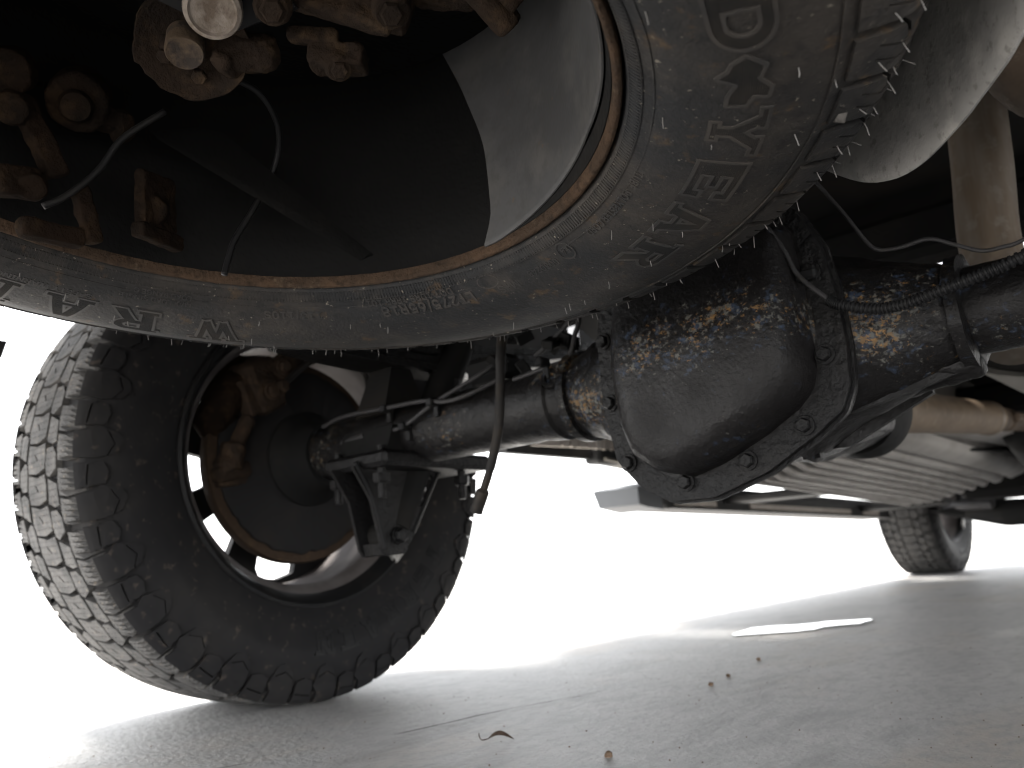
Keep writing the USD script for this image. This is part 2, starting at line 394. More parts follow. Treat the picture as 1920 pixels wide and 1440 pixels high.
g = obj(None, 'ground', ground_sheet(), 'concrete', False, label='pale grey concrete ground, shaded under the truck', kind='structure')
t = np.linspace(0, 1, 24)
jx = np.linspace(-0.62, 1.6, 40)
jy = 1.84 - 0.19 * (jx + 0.62) + 0.004 * np.sin(jx * 9)
joint = np.stack([np.stack([jx, jy - 0.006, np.full(40, 0.004)], -1), np.stack([jx, jy + 0.006, np.full(40, 0.004)], -1)], 1)
setd(obj(None, 'ground_joint', grid(joint), 'joint_sealant', False, kind='structure'), label='thin pale joint line across the concrete behind the front wheel')


ck = []
cq = np.random.default_rng(14)
cyy = np.linspace(-.36, .46, 120)
cxx = -.475 + .165 * ((cyy + .36) / .82) ** .8 + (meshkit.fbm(np.stack([cyy * 9, cyy * 0, cyy * 0], -1), 4, 3) - .5) * .03
wid = np.clip(meshkit.fbm(np.stack([cyy * 11, cyy * 0 + 4, cyy * 0], -1), 3, 5) - .42, 0, .2) * .012
for a_ in range(119):
    if wid[a_] > .0003 or wid[a_ + 1] > .0003:
        ck.append(trimesh.Trimesh([[cxx[a_] - wid[a_], cyy[a_], .003], [cxx[a_] + wid[a_], cyy[a_], .003], [cxx[a_ + 1] + wid[a_ + 1], cyy[a_ + 1], .003], [cxx[a_ + 1] - wid[a_ + 1], cyy[a_ + 1], .003]], [[0, 1, 2], [0, 2, 3]], process=False))
setd(obj(None, 'ground_crack', ck, 'crack_dark', False, kind='structure'), label='broken dark hairline crack in the concrete')


def glossy_streak(outline, z=0.004):
    pg = sg.Polygon(outline).buffer(0.012).buffer(-0.006)
    return prism(pg, lambda u, v, w: np.stack([u, v, w], -1), 0.0015, z)


c0, c1 = np.array([-0.515, 0.965]), np.array([-0.35, 1.325])
d = (c1 - c0)
nn = np.array([-d[1], d[0]]) / np.linalg.norm(d)
ss = np.linspace(0, 1, 40)
wd = 0.026 + 0.055 * np.exp(-((ss - 0.3) / 0.2) ** 2) + 0.026 * np.exp(-((ss - 0.8) / 0.14) ** 2)
wd *= np.sqrt(np.clip(np.sin(PI * np.clip(ss, 0.01, 0.99)), 0, 1))
wd *= 0.75 + 0.5 * meshkit.fbm(np.stack([ss * 9, ss * 0, ss * 0], -1), 3, 8)
off = 0.012 * np.sin(ss * 5)
pl = np.vstack([c0 + ss[:, None] * d + nn * (wd + off)[:, None], (c0 + ss[:, None] * d - nn * (wd - off)[:, None])[::-1]])
setd(obj(None, 'glossy_streak', glossy_streak(pl), 'streak_gloss', 30), label='bright white glossy streak lying on the shaded ground', kind='structure')  # smooth low-roughness streak lying just above the concrete

# ------------------------------------------------------------------ the pickup truck
truck = thing('pickup_truck', 'dirty pickup truck seen from below: black rear axle, wheels, driveshaft and underbody', 'pickup truck')

# ---- body: only what closes the light off from above and what shows from below
obj(truck, 'bed_floor', [box((-0.93, -1.30, 0.86), (0.93, 1.02, 0.90))] + [box((-0.9, y, 0.81), (0.9, y + 0.07, 0.862)) for y in (-1.2, -0.85, -0.15, 0.35, 0.85)], 'underbody')
for s in (-1, 1):
    prof = sg.Polygon([(-1.32, 0.74), (-0.56, 0.74)] + [(0.56 * math.cos(a), 0.45 + 0.50 * math.sin(a)) for a in np.linspace(PI - 0.62, 0.62, 24)] + [(0.58, 0.53), (1.05, 0.49), (1.05, 1.42), (-1.32, 1.42)])
    obj(truck, 'bed_side', prism(prof, lambda u, v, w, s=s: np.stack([s * (0.985 + w * 1.0 - 0.03 * np.clip((v - 0.74) / 0.3, 0, 1) * 0 - 0.0), u, v], -1), 0.0, 0.035), 'body_paint')
    obj(truck, 'inner_panel', prism(prof, lambda u, v, w, s=s: np.stack([s * (0.978 + w), u, v], -1), 0.0, 0.006), 'underbody')
    obj(truck, 'wheel_arch_liner', rev([(-0.16, 0.52), (0.14, 0.52), (0.14, 0.535), (-0.16, 0.535), (-0.16, 0.52)], (s * 0.845, 0, 0.43), (1, 0, 0), 60, PI - 1.0, PI + 1.0), 'underbody')
obj(truck, 'cab_floor', box((-0.93, 1.08, 0.62), (0.93, 3.05, 0.66)), 'underbody')
obj(truck, 'engine_bay_tray', box((-0.68, 3.05, 0.52), (0.68, 4.35, 0.56)), 'underbody')
for s in (-1, 1):
    pr = sg.Polygon([(1.08, 0.50), (3.05, 0.48), (3.15, 0.62), (3.15, 1.45), (1.08, 1.45)])
    obj(truck, 'inner_panel', prism(pr, lambda u, v, w, s=s: np.stack([s * (0.957 + w), u, v], -1), 0.0, 0.006), 'underbody')
    obj(truck, 'cab_side', prism(pr, lambda u, v, w, s=s: np.stack([s * (0.965 + w), u, v], -1), 0.0, 0.035), 'body_paint')
    pr = sg.Polygon([(3.2, 0.72)] + [(3.827 + 0.5 * math.cos(a), 0.42 + 0.50 * math.sin(a)) for a in np.linspace(PI - 0.6, 0.6, 24)] + [(4.5, 0.66), (4.75, 0.6), (4.75, 1.2), (3.2, 1.3)])
    obj(truck, 'inner_panel', prism(pr, lambda u, v, w, s=s: np.stack([s * (0.967 + w), u, v], -1), 0.0, 0.006), 'underbody')
    obj(truck, 'front_wing', prism(pr, lambda u, v, w, s=s: np.stack([s * (0.975 + w), u, v], -1), 0.0, 0.03), 'body_paint')
obj(truck, 'rear_bumper', box((-0.95, -1.52, 0.56), (0.95, -1.40, 0.78), 0.02), 'body_paint')
obj(truck, 'bonnet_cover', box((-0.95, 3.15, 1.05), (0.95, 4.7, 1.10)), 'body_paint')
obj(truck, 'cab_roof', box((-0.9, 1.1, 1.75), (0.9, 3.2, 1.80)), 'body_paint')
# the corner that shows at the left edge of the picture
obj(truck, 'mudflap_corner', hull([(x, y, z) for x in (-1.13, -1.115) for y, z in ((-0.366, 0.626), (-0.373, 0.598), (-0.41, 0.52), (-0.60, 0.52), (-0.60, 0.626))]), 'black_plastic', label='dark lower corner of the flap behind the left rear wheel')
# rails of the frame and cross members
for s in (-1, 1):
    rail = [np.array([s * x, y, z]) for x, y, z in ((0.40, -1.35, 0.66), (0.40, -0.55, 0.67), (0.415, -0.25, 0.74), (0.42, 0.25, 0.74), (0.43, 0.6, 0.60), (0.46, 1.2, 0.56), (0.47, 3.0, 0.54), (0.42, 4.3, 0.52))]
    segs = []
    for a, b in zip(rail[:-1], rail[1:]):
        segs.append(hull([q + np.array([dx, 0, dz]) for q in (a, b) for dx in (-0.035, 0.035) for dz in (-0.065, 0.065)]))
    obj(truck, 'frame_rail', segs, 'matt_black')
for y, z in ((-1.25, 0.70), (-0.2, 0.775), (0.55, 0.66), (1.55, 0.52), (2.5, 0.52)):
    obj(truck, 'cross_member', box((-0.40, y - 0.04, z - 0.04), (0.40, y + 0.04, z + 0.04), 0.012), 'matt_black')

# ---- rear axle: casting, tubes, cover
axle = part_group(truck, 'rear_axle')
AZ = 0.397
bolts = [(.159, .367), (.131, .305), (.071, .280), (.001, .267), (-.065, .295), (-.082, .363), (-.084, .434), (-.062, .50), (0.0, .535), (.072, .533), (.128, .512), (.157, .448)]
bp = sg.Polygon(bolts)
flange = sg.Polygon([(.175, .337), (.178, .371), (.176, .418), (.168, .47), (.15, .51), (.10, .545), (.03, .555), (-.04, .54), (-.08, .50), (-.092, .436), (-.091, .363), (-.08, .30), (-.054, .270), (-.018, .2505), (.03, .25), (.088, .268), (.139, .296), (.165, .314)]).buffer(-.02).buffer(.02, quad_segs=16)
FY = -0.083


def xz(poly, y0, y1):
    return prism(poly, lambda u, v, w: np.stack([u, w, v], -1), min(y0, y1), max(y0, y1))


def ring_poly(poly, n=96):
    c = poly.exterior
    # start each loop at the same bearing so that lofts do not twist
    cen = np.array([0.037, 0.40])
    pts = np.array([c.interpolate(k / 720, normalized=True).coords[0] for k in range(720)])
    a = np.arctan2(pts[:, 1] - cen[1], pts[:, 0] - cen[0])
    o = np.argsort(a)
    ang = np.linspace(-PI, PI, n, endpoint=False)
    x = np.interp(ang, a[o], pts[o, 0], period=2 * PI)
    z = np.interp(ang, a[o], pts[o, 1], period=2 * PI)
    return np.stack([x, z], -1)


def loft(rings):
    P = np.stack(rings)
    P = np.concatenate([P[:1].mean(1, keepdims=True).repeat(P.shape[1], 1), P, P[-1:].mean(1, keepdims=True).repeat(P.shape[1], 1)])
    return grid(P, close_v=True)


def at_y(r, y):
    return np.stack([r[:, 0], np.full(len(r), y), r[:, 1]], -1)


fo = ring_poly(flange)
cen = np.array([0.037, 0.40])
pin = np.array([0.028, 0.375])
rings = [at_y(fo, FY + 0.011), at_y(fo + (fo - cen) * 0.02, FY + 0.016), at_y(cen + (fo - cen) * 0.98, FY + 0.03), at_y(cen + (fo - cen) * 0.90, FY + 0.05), at_y(cen + (fo - cen) * 0.86, 0.02), at_y(cen + (fo - cen) * 0.74, 0.10), at_y(pin + (fo - cen) * 0.58 + np.array([0, 0.01]), 0.16), at_y(pin + (fo - cen) * 0.50, 0.24), at_y(pin + (fo - cen) * 0.42, 0.32), at_y(pin + (fo - cen) * 0.36, 0.37)]
# densify along the loft and roughen like a sand casting
PR = np.stack(rings)
tt = np.linspace(0, len(rings) - 1, 60)
k = np.clip(tt.astype(int), 0, len(rings) - 2)
dense = PR[k] + (PR[k + 1] - PR[k]) * (tt - k)[:, None, None]
dense = [q + (q - q.mean(0)) * ((meshkit.fbm(q * 40, 3, 3) - 0.5) * 0.05)[:, None] * (1 if i > 8 else 0.25) for i, q in enumerate(dense)]
obj(axle, 'housing', loft(dense), 'black_iron', 40, label='greasy black centre casting with rust-orange flecks')
# neck of the casting towards the right tube
def neck(x0, x1, r0_, r1_, name, sgn):
    xs = np.linspace(0, 1, 30)
    rr = r0_ + (r1_ - r0_) * xs ** 0.75
    prof = [(sgn * (x0 + (x1 - x0) * a), b) for a, b in zip(xs, rr)] + [(sgn * (x1 + 0.001), r1_ + 0.006), (sgn * (x1 + 0.012), r1_ + 0.006), (sgn * (x1 + 0.014), r1_ - 0.004), (sgn * (x1 + 0.014), 0)]
    if sgn < 0:
        prof = prof
    m = rev(prof, (0, 0, AZ), (1, 0, 0), 72)
    v = m.vertices
    v += m.vertex_normals * ((meshkit.fbm(v * 45, 3, 5) - 0.5) * 0.006)[:, None]
    m.vertices = v
    return obj(axle, name, m, 'black_iron', 40)


neck(0.10, 0.255, 0.118, 0.048, 'tube_neck', 1)
neck(0.06, 0.17, 0.10, 0.052, 'tube_neck', -1)
obj(axle, 'casting_lug', blob([[(.205, -.005, .352, .014), (.258, -.004, .350, .011)], [(.258, -.004, .352, .011), (.262, .0, .343, .009)], [(.20, .02, .345, .014), (.252, .0, .345, .010)]], .004, 8, .003, 31), 'black_iron_plain', True)
# ribs under the neck and along the pinion
for (a, b, th) in (((0.15, -0.03, 0.325), (0.255, -0.005, 0.352), 0.007), ((0.12, 0.03, 0.300), (0.20, 0.06, 0.345), 0.008), ((0.0, 0.02, 0.285), (0.02, 0.33, 0.345), 0.009), ((0.10, 0.0, 0.29), (0.07, 0.30, 0.34), 0.009)):
    a, b = np.array(a), np.array(b)
    obj(axle, 'casting_rib', hull([q + np.array([dx, dy, dz]) for q in (a, b) for dx in (-th, th) for dy in (-0.004, 0.004) for dz in (-0.008, 0.03)]), 'black_iron_plain')


def rough_tube(x0, x1, r, seed):
    n = 160
    xs = np.linspace(x0, x1, n)
    a = np.linspace(0, 2 * PI, 64, endpoint=False)
    P = np.stack([np.repeat(xs[:, None], 64, 1), np.repeat(r * np.cos(a)[None], n, 0), np.repeat(r * np.sin(a)[None], n, 0)], -1)
    P[..., 1:] *= (1 + (meshkit.fbm(P * 60, 3, seed) - 0.5) * 0.05)[..., None]
    P[..., 2] += AZ
    return grid(P, close_v=True)


obj(axle, 'axle_tube', rough_tube(-0.72, -0.165, 0.046, 2), 'black_iron_plain', 40, label='black tube towards the left wheel')
obj(axle, 'axle_tube', rough_tube(0.255, 0.72, 0.041, 4), 'black_iron', 40, label='black tube on the right with pale and rusty flecks')
obj(axle, 'tube_collar', rev([(-0.235, 0.0445), (-0.235, 0.048), (-0.21, 0.050), (-0.205, 0.0445)], (0, 0, AZ), (1, 0, 0), 48), 'black_iron')
obj(axle, 'plug', rev([(0, 0), (0, 0.016), (0.006, 0.016), (0.006, 0.011), (0.003, 0.010), (0.003, 0)], (-0.19, -0.046, 0.418), (0, -1, 0.35), 24), 'black_iron')

# cover: dome and flange, built as one pressing
inner = ring_poly(sg.Polygon([(.149, .44), (.150, .38), (.149, .352), (.143, .336), (.129, .322), (.094, .302), (.047, .281), (.012, .2715), (-.02, .279), (-.045, .297), (-.056, .325), (-.062, .365), (-.064, .43), (-.055, .49), (-.02, .525), (.03, .535), (.08, .53), (.125, .515), (.143, .49)]).buffer(-.006).buffer(.006))
steps = []
for rho in [1.06, 1.03, 1.0, 0.9985, 0.996, 0.992, 0.986, 0.978, 0.968, 0.955, 0.94, 0.92, 0.90, 0.87, 0.83, 0.78, 0.7, 0.6, 0.5, 0.4, 0.3, 0.2, 0.1]:
    q = cen + (inner - cen) * rho
    zz = q[:, 1]
    D = (0.056 - 0.07 * np.clip(0.375 - zz, 0, 1) - 0.28 * (np.sqrt((zz - 0.385) ** 2 + 0.0006) - 0.0245) * (zz > 0.385)) * (1 - min(1, rho) ** 12) ** 0.5
    D = D * (1 - 0.6 * np.exp(-(q[:, 0] + 0.066) / 0.014))
    if rho > 1:
        D = np.zeros(len(q))
    P = at_y(q, 0.0)
    P[:, 1] = FY - 0.003 - D
    P += ((meshkit.fbm(P * 50, 4, 8) - 0.5) * 0.0022)[:, None] * np.array([0, 1, 0])
    steps.append(P)
dome_m = grid(np.stack(steps + [np.repeat(steps[-1].mean(0, keepdims=True), 96, 0)]), close_v=True)
cover = part_group(truck, 'differential_cover', 'black bolted cover bulging rearwards, rust and bluish flecks across its middle')
obj(cover, 'cover_dome', dome_m, 'cover_iron', 45)
fl = flange.buffer(0.0012)
hole = sg.Polygon(cen + (inner - cen) * 1.03)
fm = xz(fl.difference(hole), FY - 0.004, FY + 0.004).subdivide_to_size(0.008)
fm.merge_vertices()
fm.vertices[:, 1] += np.where(fm.vertices[:, 1] < FY, (meshkit.fbm(fm.vertices * 60, 3, 4) - 0.5) * 0.002, 0)
obj(cover, 'cover_flange', fm, 'greasy_black', 30)
lip = fl.buffer(0.003).difference(fl.buffer(-0.004))
obj(cover, 'gasket_edge', xz(lip, FY + 0.0045, FY + 0.010), 'greasy_black')
for i, (x, z) in enumerate(bolts):
    obj(cover, 'cover_bolt', hexbolt((x, FY - 0.0045, z), (0, -1, 0), 0.0072, 0.0075, 1.35), 'greasy_black', 20)
obj(cover, 'wire_clip', [box((0.146, FY - 0.02, 0.437), (0.166, FY - 0.012, 0.447), 0.002), box((0.15, FY - 0.012, 0.442), (0.154, FY - 0.004, 0.446))], 'black_plastic')

# dripping grease lumps at the lowest edge
gr = []
for i in range(46):
    a = rng.uniform(0.36, 0.66)
    q = flange.exterior.interpolate(a, normalized=True)
    if q.y < 0.31:
        gr.append(ball((q.x, FY + rng.uniform(0.0, 0.03), q.y + 0.002), rng.uniform(0.002, 0.0045), 1))
if gr:
    obj(cover, 'grease_drips', gr, 'greasy_black', True, kind='stuff')

# driveshaft
ds = part_group(truck, 'driveshaft', 'rusty brown tube running forward from the axle')
A, B = np.array([0.022, 0.43, 0.388]), np.array([0.0, 1.36, 0.452])
ax = (B - A) / np.linalg.norm(B - A)
obj(ds, 'pinion_flange', rev([(-0.075, 0.0), (-0.075, 0.060), (-0.045, 0.067), (-0.02, 0.067), (-0.016, 0.060), (-0.006, 0.058), (-0.004, 0.046), (0.004, 0.046), (0.004, 0)], A + np.array([0, 0, -.008]), ax, 64), 'matt_black')
obj(ds, 'shaft_tube', rev([(0, 0), (0.0, 0.034), (0.02, 0.0365), (0.86, 0.0365), (0.868, 0.040), (0.878, 0.040), (0.885, 0.0365), (0.90, 0.034), (0.93, 0.026), (0.93, 0)], A, ax, 48), 'driveshaft_rust', 30)
obj(ds, 'weld_ring', rev([(0.845, 0.0372), (0.85, 0.0395), (0.857, 0.0395), (0.862, 0.0372)], A, ax, 48), 'pipe_steel')
obj(ds, 'yoke', blob([[(*(B + ax * 0.01), 0.026), (*(B + ax * 0.09), 0.03)], [(*(B + ax * 0.09 + np.array([0.03, 0, 0])), 0.014), (*(B + ax * 0.15 + np.array([0.03, 0, 0])), 0.014)], [(*(B + ax * 0.09 - np.array([0.03, 0, 0])), 0.014), (*(B + ax * 0.15 - np.array([0.03, 0, 0])), 0.014)], [(*(B + ax * 0.15), 0.03), (*(B + ax * 0.4), 0.028)]]), 'brown_pipe', True)
obj(truck, 'gearbox', blob([[(0, 1.85, 0.47, 0.085), (0.0, 2.2, 0.46, 0.13)], [(0, 2.2, 0.46, 0.13), (0, 3.0, 0.47, 0.17)]], 0.03, 4), 'matt_black', True)

# ---- suspension on the left: springs, plates, bolts, shock absorber and its bracket
sus = part_group(truck, 'left_suspension')
LX = -0.545
for k in range(4):
    L0 = 0.62 - 0.14 * k
    pts = [(y, 0.505 + 0.0125 * (3 - k) * 1.0 + 0.13 * (y / 0.7) ** 2) for y in np.linspace(-L0, L0, 24)]
    P = []
    for y, z in pts:
        P.append([(LX - 0.035, y, z), (LX + 0.035, y, z), (LX + 0.035, y, z + 0.0115), (LX - 0.035, y, z + 0.0115)])
    obj(sus, 'spring_leaf', loft(np.array(P)), 'greasy_black')
obj(sus, 'spring_perch', hull([(LX + a_, b_, c_) for a_, b_, c_ in ((-.04, -.045, .43), (.03, -.045, .43), (-.04, .045, .43), (.03, .045, .43), (-.03, -.02, .505), (.02, -.02, .505), (-.03, .02, .505), (.02, .02, .505))]), 'underbody')
obj(sus, 'spring_plate', box((LX - 0.055, -0.095, 0.343), (LX + 0.085, 0.125, 0.366), 0.006), 'greasy_black')
obj(sus, 'plate_block', hull([(LX - 0.05, -0.07, 0.364), (LX + 0.06, -0.07, 0.364), (LX + 0.07, 0.10, 0.364), (LX - 0.05, 0.10, 0.364), (LX - 0.05, -0.06, 0.405), (LX + 0.065, -0.06, 0.405), (LX + 0.065, 0.06, 0.405), (LX - 0.05, 0.06, 0.405)]), 'matt_black')
for dx in (-0.045, 0.055):
    for dy in (-0.075, 0.085):
        x, y = LX + dx, dy
        obj(sus, 'u_bolt', [tube([(x, y, 0.300), (x, y, 0.375 if dy < 0 else 0.49)], 0.0062, 10, smooth=False), hexbolt((x, y, 0.335), (0, 0, -1), 0.0125, 0.014)], 'greasy_black', 25)
# shock bracket: two tapering cheeks joined at the foot
ch = sg.Polygon([(-0.105, 0.345), (0.062, 0.345), (0.050, 0.33), (0.0, 0.250), (-0.018, 0.224), (-0.050, 0.222), (-0.058, 0.232), (-0.075, 0.30)])
ch = ch.difference(sg.Point(0.022, 0.318).buffer(0.030)).buffer(0.002)
for x in (-0.518, -0.568):
    obj(sus, 'shock_bracket', prism(ch, lambda u, v, w: np.stack([w, u, v], -1), x, x + 0.006), 'greasy_black')
obj(sus, 'bracket_edge', [tube([(-0.514, -0.103, 0.352), (-0.514, -0.073, 0.30), (-0.514, -0.054, 0.228)], 0.0045, 8), tube([(-0.514, 0.060, 0.35), (-0.514, 0.0, 0.252)], 0.0045, 8)], 'black_plastic', True)
obj(sus, 'bracket_foot', hull([(x, y, z) for x in (-0.566, -0.513) for y, z in ((-0.052, 0.222), (-0.018, 0.222), (-0.012, 0.232), (-0.056, 0.238))]), 'greasy_black')
obj(sus, 'shock_absorber', [tube([(-0.535, -0.02, 0.262), (-0.50, 0.16, 0.66)], 0.027, 20, smooth=False), rev([(-0.02, 0.0), (-0.02, 0.02), (0.02, 0.02), (0.02, 0)], (-0.54, -0.028, 0.25), (1, 0, 0), 20)], 'matt_black')
obj(sus, 'bracket_bolt', hexbolt((-0.511, -0.03, 0.248), (1, 0, 0), 0.011, 0.012, 1.2), 'greasy_black', 20)
for z, y in ((0.545, -0.05), (0.56, 0.0), (0.535, 0.03)):
    obj(sus, 'spring_clamp', box((LX + 0.035, y - 0.03, z - 0.006), (LX + 0.05, y + 0.03, z + 0.006), 0.002), 'greasy_black')

# ---- lines, hoses and wires
obj(truck, 'brake_line', tube([(-0.605, -0.05, 0.405), (-0.587, -0.058, 0.396), (-0.53, -0.058, 0.397), (-0.464, -0.056, 0.399), (-0.40, -0.05, 0.424), (-0.331, -0.03, 0.452), (-0.31, -0.01, 0.47)], 0.0031, 8, 60), 'wire_grey', True, label='thin line climbing from the left spring plate')
obj(truck, 'brake_line', tube([(-0.66, -0.05, 0.43), (-0.599, -0.055, 0.436), (-0.50, -0.056, 0.432), (-0.417, -0.056, 0.4285), (-0.375, -0.056, 0.420), (-0.333, -0.05, 0.4235), (-0.29, -0.03, 0.44)], 0.0031, 8, 60), 'wire_grey', True, label='thin wavy line along the top of the left axle tube')
obj(truck, 'line_sleeve', tube([(-0.60, -0.057, 0.3945), (-0.545, -0.0585, 0.3975)], 0.0052, 10, smooth=False), 'wire_grey')
obj(truck, 'brake_line', tube([(-0.27, -0.03, 0.4335), (-0.262, -0.03, 0.434), (-0.22, -0.03, 0.438), (-0.183, -0.03, 0.441), (-0.172, -0.03, 0.452), (-0.165, -0.03, 0.47), (-0.157, -0.03, 0.487), (-0.15, -0.03, 0.53)], 0.0032, 8, 60), 'wire_grey', True, label='thin bent line beside the differential')
obj(truck, 'brake_line', tube([(-0.255, 0.0, 0.466), (-0.235, 0.0, 0.475), (-0.20, 0.0, 0.495), (-0.17, 0.0, 0.52)], 0.0036, 8, 30), 'wire_grey', True)
obj(truck, 'breather_hose', tube([(-0.232, -0.06, 0.56), (-0.2265, -0.098, 0.465), (-0.232, -0.10, 0.41), (-0.239, -0.10, 0.361), (-0.258, -0.10, 0.31), (-0.285, -0.10, 0.262)], lambda s: 0.0064 if s < 0.3 else (0.0058 if s < 0.8 else (0.0050 if s < 0.9 else 0.0080)), 16, 80), 'hose_rubber', 40, label='brown rubber hose hanging down past the left axle tube')
cl = part_group(truck, 'line_block', 'glossy black junction block with clips on top of the axle tube')
obj(cl, 'block', box((-0.375, -0.015, 0.446), (-0.30, 0.03, 0.482), 0.008), 'matt_black')
for i in range(16):
    c = np.array([rng.uniform(-0.385, -0.20), rng.uniform(-0.02, 0.03), rng.uniform(0.448, 0.505)])
    s = rng.uniform(0.004, 0.012, 3)
    b_ = box(-s, s, 0.0015)
    b_.apply_transform(trimesh.transformations.euler_matrix(*rng.uniform(-.7, .7, 3)))
    b_.apply_translation(c)
    obj(cl, 'clip', b_, 'matt_black' if i % 4 else 'greasy_black')
obj(truck, 'stub_bolt', [tube([(-0.19, -0.005, 0.43), (-0.19, -0.005, 0.458)], 0.006, 12, smooth=False)], 'wire_grey')
obj(truck, 'pale_rod', tube([(-0.523, 0.15, 0.578), (-0.531, 0.15, 0.573), (-0.556, 0.15, 0.552)], 0.0065, 10), 'silver_paint', True, label='short pale rod')  # plain short rod in a pale colour
for x_, z_ in ((-.46, .399), (-.40, .424), (-.20, .4395), (-.50, .432)):
    obj(truck, 'line_clip', [box((x_ - .006, -.064, z_ - .006), (x_ + .006, -.045, z_ + .005), .002), box((x_ - .004, -.05, z_ - .02), (x_ + .004, -.044, z_))], 'black_plastic')
# wiring loom: bare wire, then corrugated sleeve
obj(truck, 'sensor_wire', tube([(0.09, -0.10, 0.525), (0.112, -0.105, 0.508), (0.127, -0.108, 0.499), (0.142, -0.108, 0.470), (0.151, -0.108, 0.444), (0.163, -0.108, 0.427), (0.177, -0.106, 0.411)], 0.0023, 8, 60), 'wire_grey', True, label='thin wire bending over the cover edge')
cp = spline([(0.175, -0.106, 0.412), (0.185, -0.104, 0.405), (0.212, -0.10, 0.395), (0.238, -0.10, 0.393), (0.265, -0.10, 0.397), (0.297, -0.10, 0.402), (0.33, -0.10, 0.409), (0.40, -0.10, 0.43)], 600)
obj(truck, 'corrugated_sleeve', tube(cp, lambda s: 0.0042 + 0.0012 * (math.sin(s * 2 * PI * 56) > -0.1), 14, smooth=False), 'black_plastic', True, label='black corrugated wiring sleeve sagging across the right axle tube')
obj(truck, 'sensor_wire', tube([(0.15, -0.05, 0.57), (0.175, -0.055, 0.525), (0.19, -0.06, 0.497), (0.203, -0.06, 0.47), (0.213, -0.06, 0.459), (0.232, -0.06, 0.456), (0.255, -0.06, 0.4565), (0.275, -0.06, 0.445), (0.294, -0.06, 0.4335), (0.31, -0.06, 0.432), (0.326, -0.06, 0.4335), (0.38, -0.06, 0.45)], 0.0018, 8, 90), 'wire_grey', True, label='thin wire dipping above the right axle tube')
obj(truck, 'sensor_wire', tube([(-0.10, -0.535, 0.59), (-0.095, -0.537, 0.578), (-0.09, -0.522, 0.571), (-0.093, -0.508, 0.564), (-0.105, -0.492, 0.555), (-0.122, -0.482, 0.541), (-0.135, -0.484, 0.52), (-0.145, -0.493, 0.495), (-0.151, -0.504, 0.471), (-0.153, -0.509, 0.452), (-0.153, -0.512, 0.44)], 0.0026, 8, 80), 'black_plastic', True, label='loose wire hanging in a curve above the spare wheel')

# ---- exhaust
ex = part_group(truck, 'exhaust')
obj(ex, 'tail_pipe', tube([(0.262, 0.20, 0.40), (0.256, 0.25, 0.46), (0.249, 0.25, 0.53), (0.257, 0.25, 0.63), (0.262, 0.25, 0.72), (0.27, 0.22, 0.80)], 0.0335, 32, 60), 'pipe_steel', True, label='stained upright pipe right of the axle')
obj(ex, 'pipe_bend', blob([[(0.335, 0.06, 0.70, 0.038), (0.338, 0.07, 0.655, 0.040), (0.352, 0.08, 0.630, 0.040), (0.40, 0.08, 0.60, 0.038)]], 0.006, 8, 0.002), 'brown_pipe', True, label='dark brown bent pipe at the right edge')
mu = []
ma = np.linspace(0, 2 * PI, 64, endpoint=False)
def oval(y, k):
    return np.stack([0.285 + 0.172 * k * np.cos(ma), np.full(64, y), 0.49 + 0.093 * k * np.sin(ma)], -1)
obj(ex, 'muffler', loft([oval(0.515, 0.9), oval(0.50, 0.955), oval(0.49, 0.985), oval(0.487, 1.0), oval(0.493, 1.015), oval(0.505, 1.012), oval(0.515, 0.985), oval(1.12, 0.985), oval(1.14, 0.93)]), 'muffler_steel', 35, label='oval silencer with a dark end')
obj(ex, 'muffler_end', loft([oval(0.5135, 0.93), oval(0.508, 0.90), oval(0.5, 0.6), oval(0.495, 0.2)]), 'dark_steel', 35)  # end face in a darker steel colour than the shell
obj(ex, 'front_pipe', tube([(0.27, 1.1, 0.49), (0.27, 1.5, 0.49), (0.22, 1.9, 0.47), (0.2, 2.6, 0.45)], 0.035, 20), 'brown_pipe', True)

# ---- heat shield round the right of the spare wheel
SC = np.array([0.0115, -0.6219, 0.4690])
sn = np.array([-0.005, 0.1155, 1.0])
sn /= np.linalg.norm(sn)
sa_ = np.cross([0, 1, 0], sn)
sa_ /= np.linalg.norm(sa_)
sb_ = np.cross(sn, sa_)


def spare_at(r, ang, h):
    r, ang, h = np.broadcast_arrays(np.asarray(r, float), np.asarray(ang, float), np.asarray(h, float))
    return SC + (r * np.cos(ang))[..., None] * sa_ + (r * np.sin(ang))[..., None] * sb_ + h[..., None] * sn


ang = np.radians(np.linspace(-40, 61.5, 110))
hb = -0.006 + 0.075 * np.clip((np.degrees(ang) - 45) / 17, 0, 1) ** 2.2 + 0.012 * np.clip((34 - np.degrees(ang)) / 20, 0, 1)
rows = []
for rr, k in ((0.4445, 0), (0.4425, -0.001), (0.4405, 0.003), (0.4395, 0.010), (0.4385, 0.03), (0.436, 0.06), (0.434, 0.10), (0.434, 0.15), (0.437, 0.25), (0.4382, 0.25), (0.4352, 0.15), (0.4352, 0.10), (0.4372, 0.06), (0.4397, 0.03), (0.4410, 0.010), (0.4445, 0.0012)):
    rows.append(spare_at(np.full(110, rr), ang, np.maximum(hb + k, hb + k)))
hs = grid(np.stack(rows), close_u=True)
hs.vertices += hs.vertex_normals * ((meshkit.fbm(hs.vertices * 22, 3, 9) - 0.5) * 0.0035)[:, None]
obj(truck, 'heat_shield', hs, 'aluminised_steel', 40, label='curved pale sheet-metal shield with rust spots around the spare tyre')

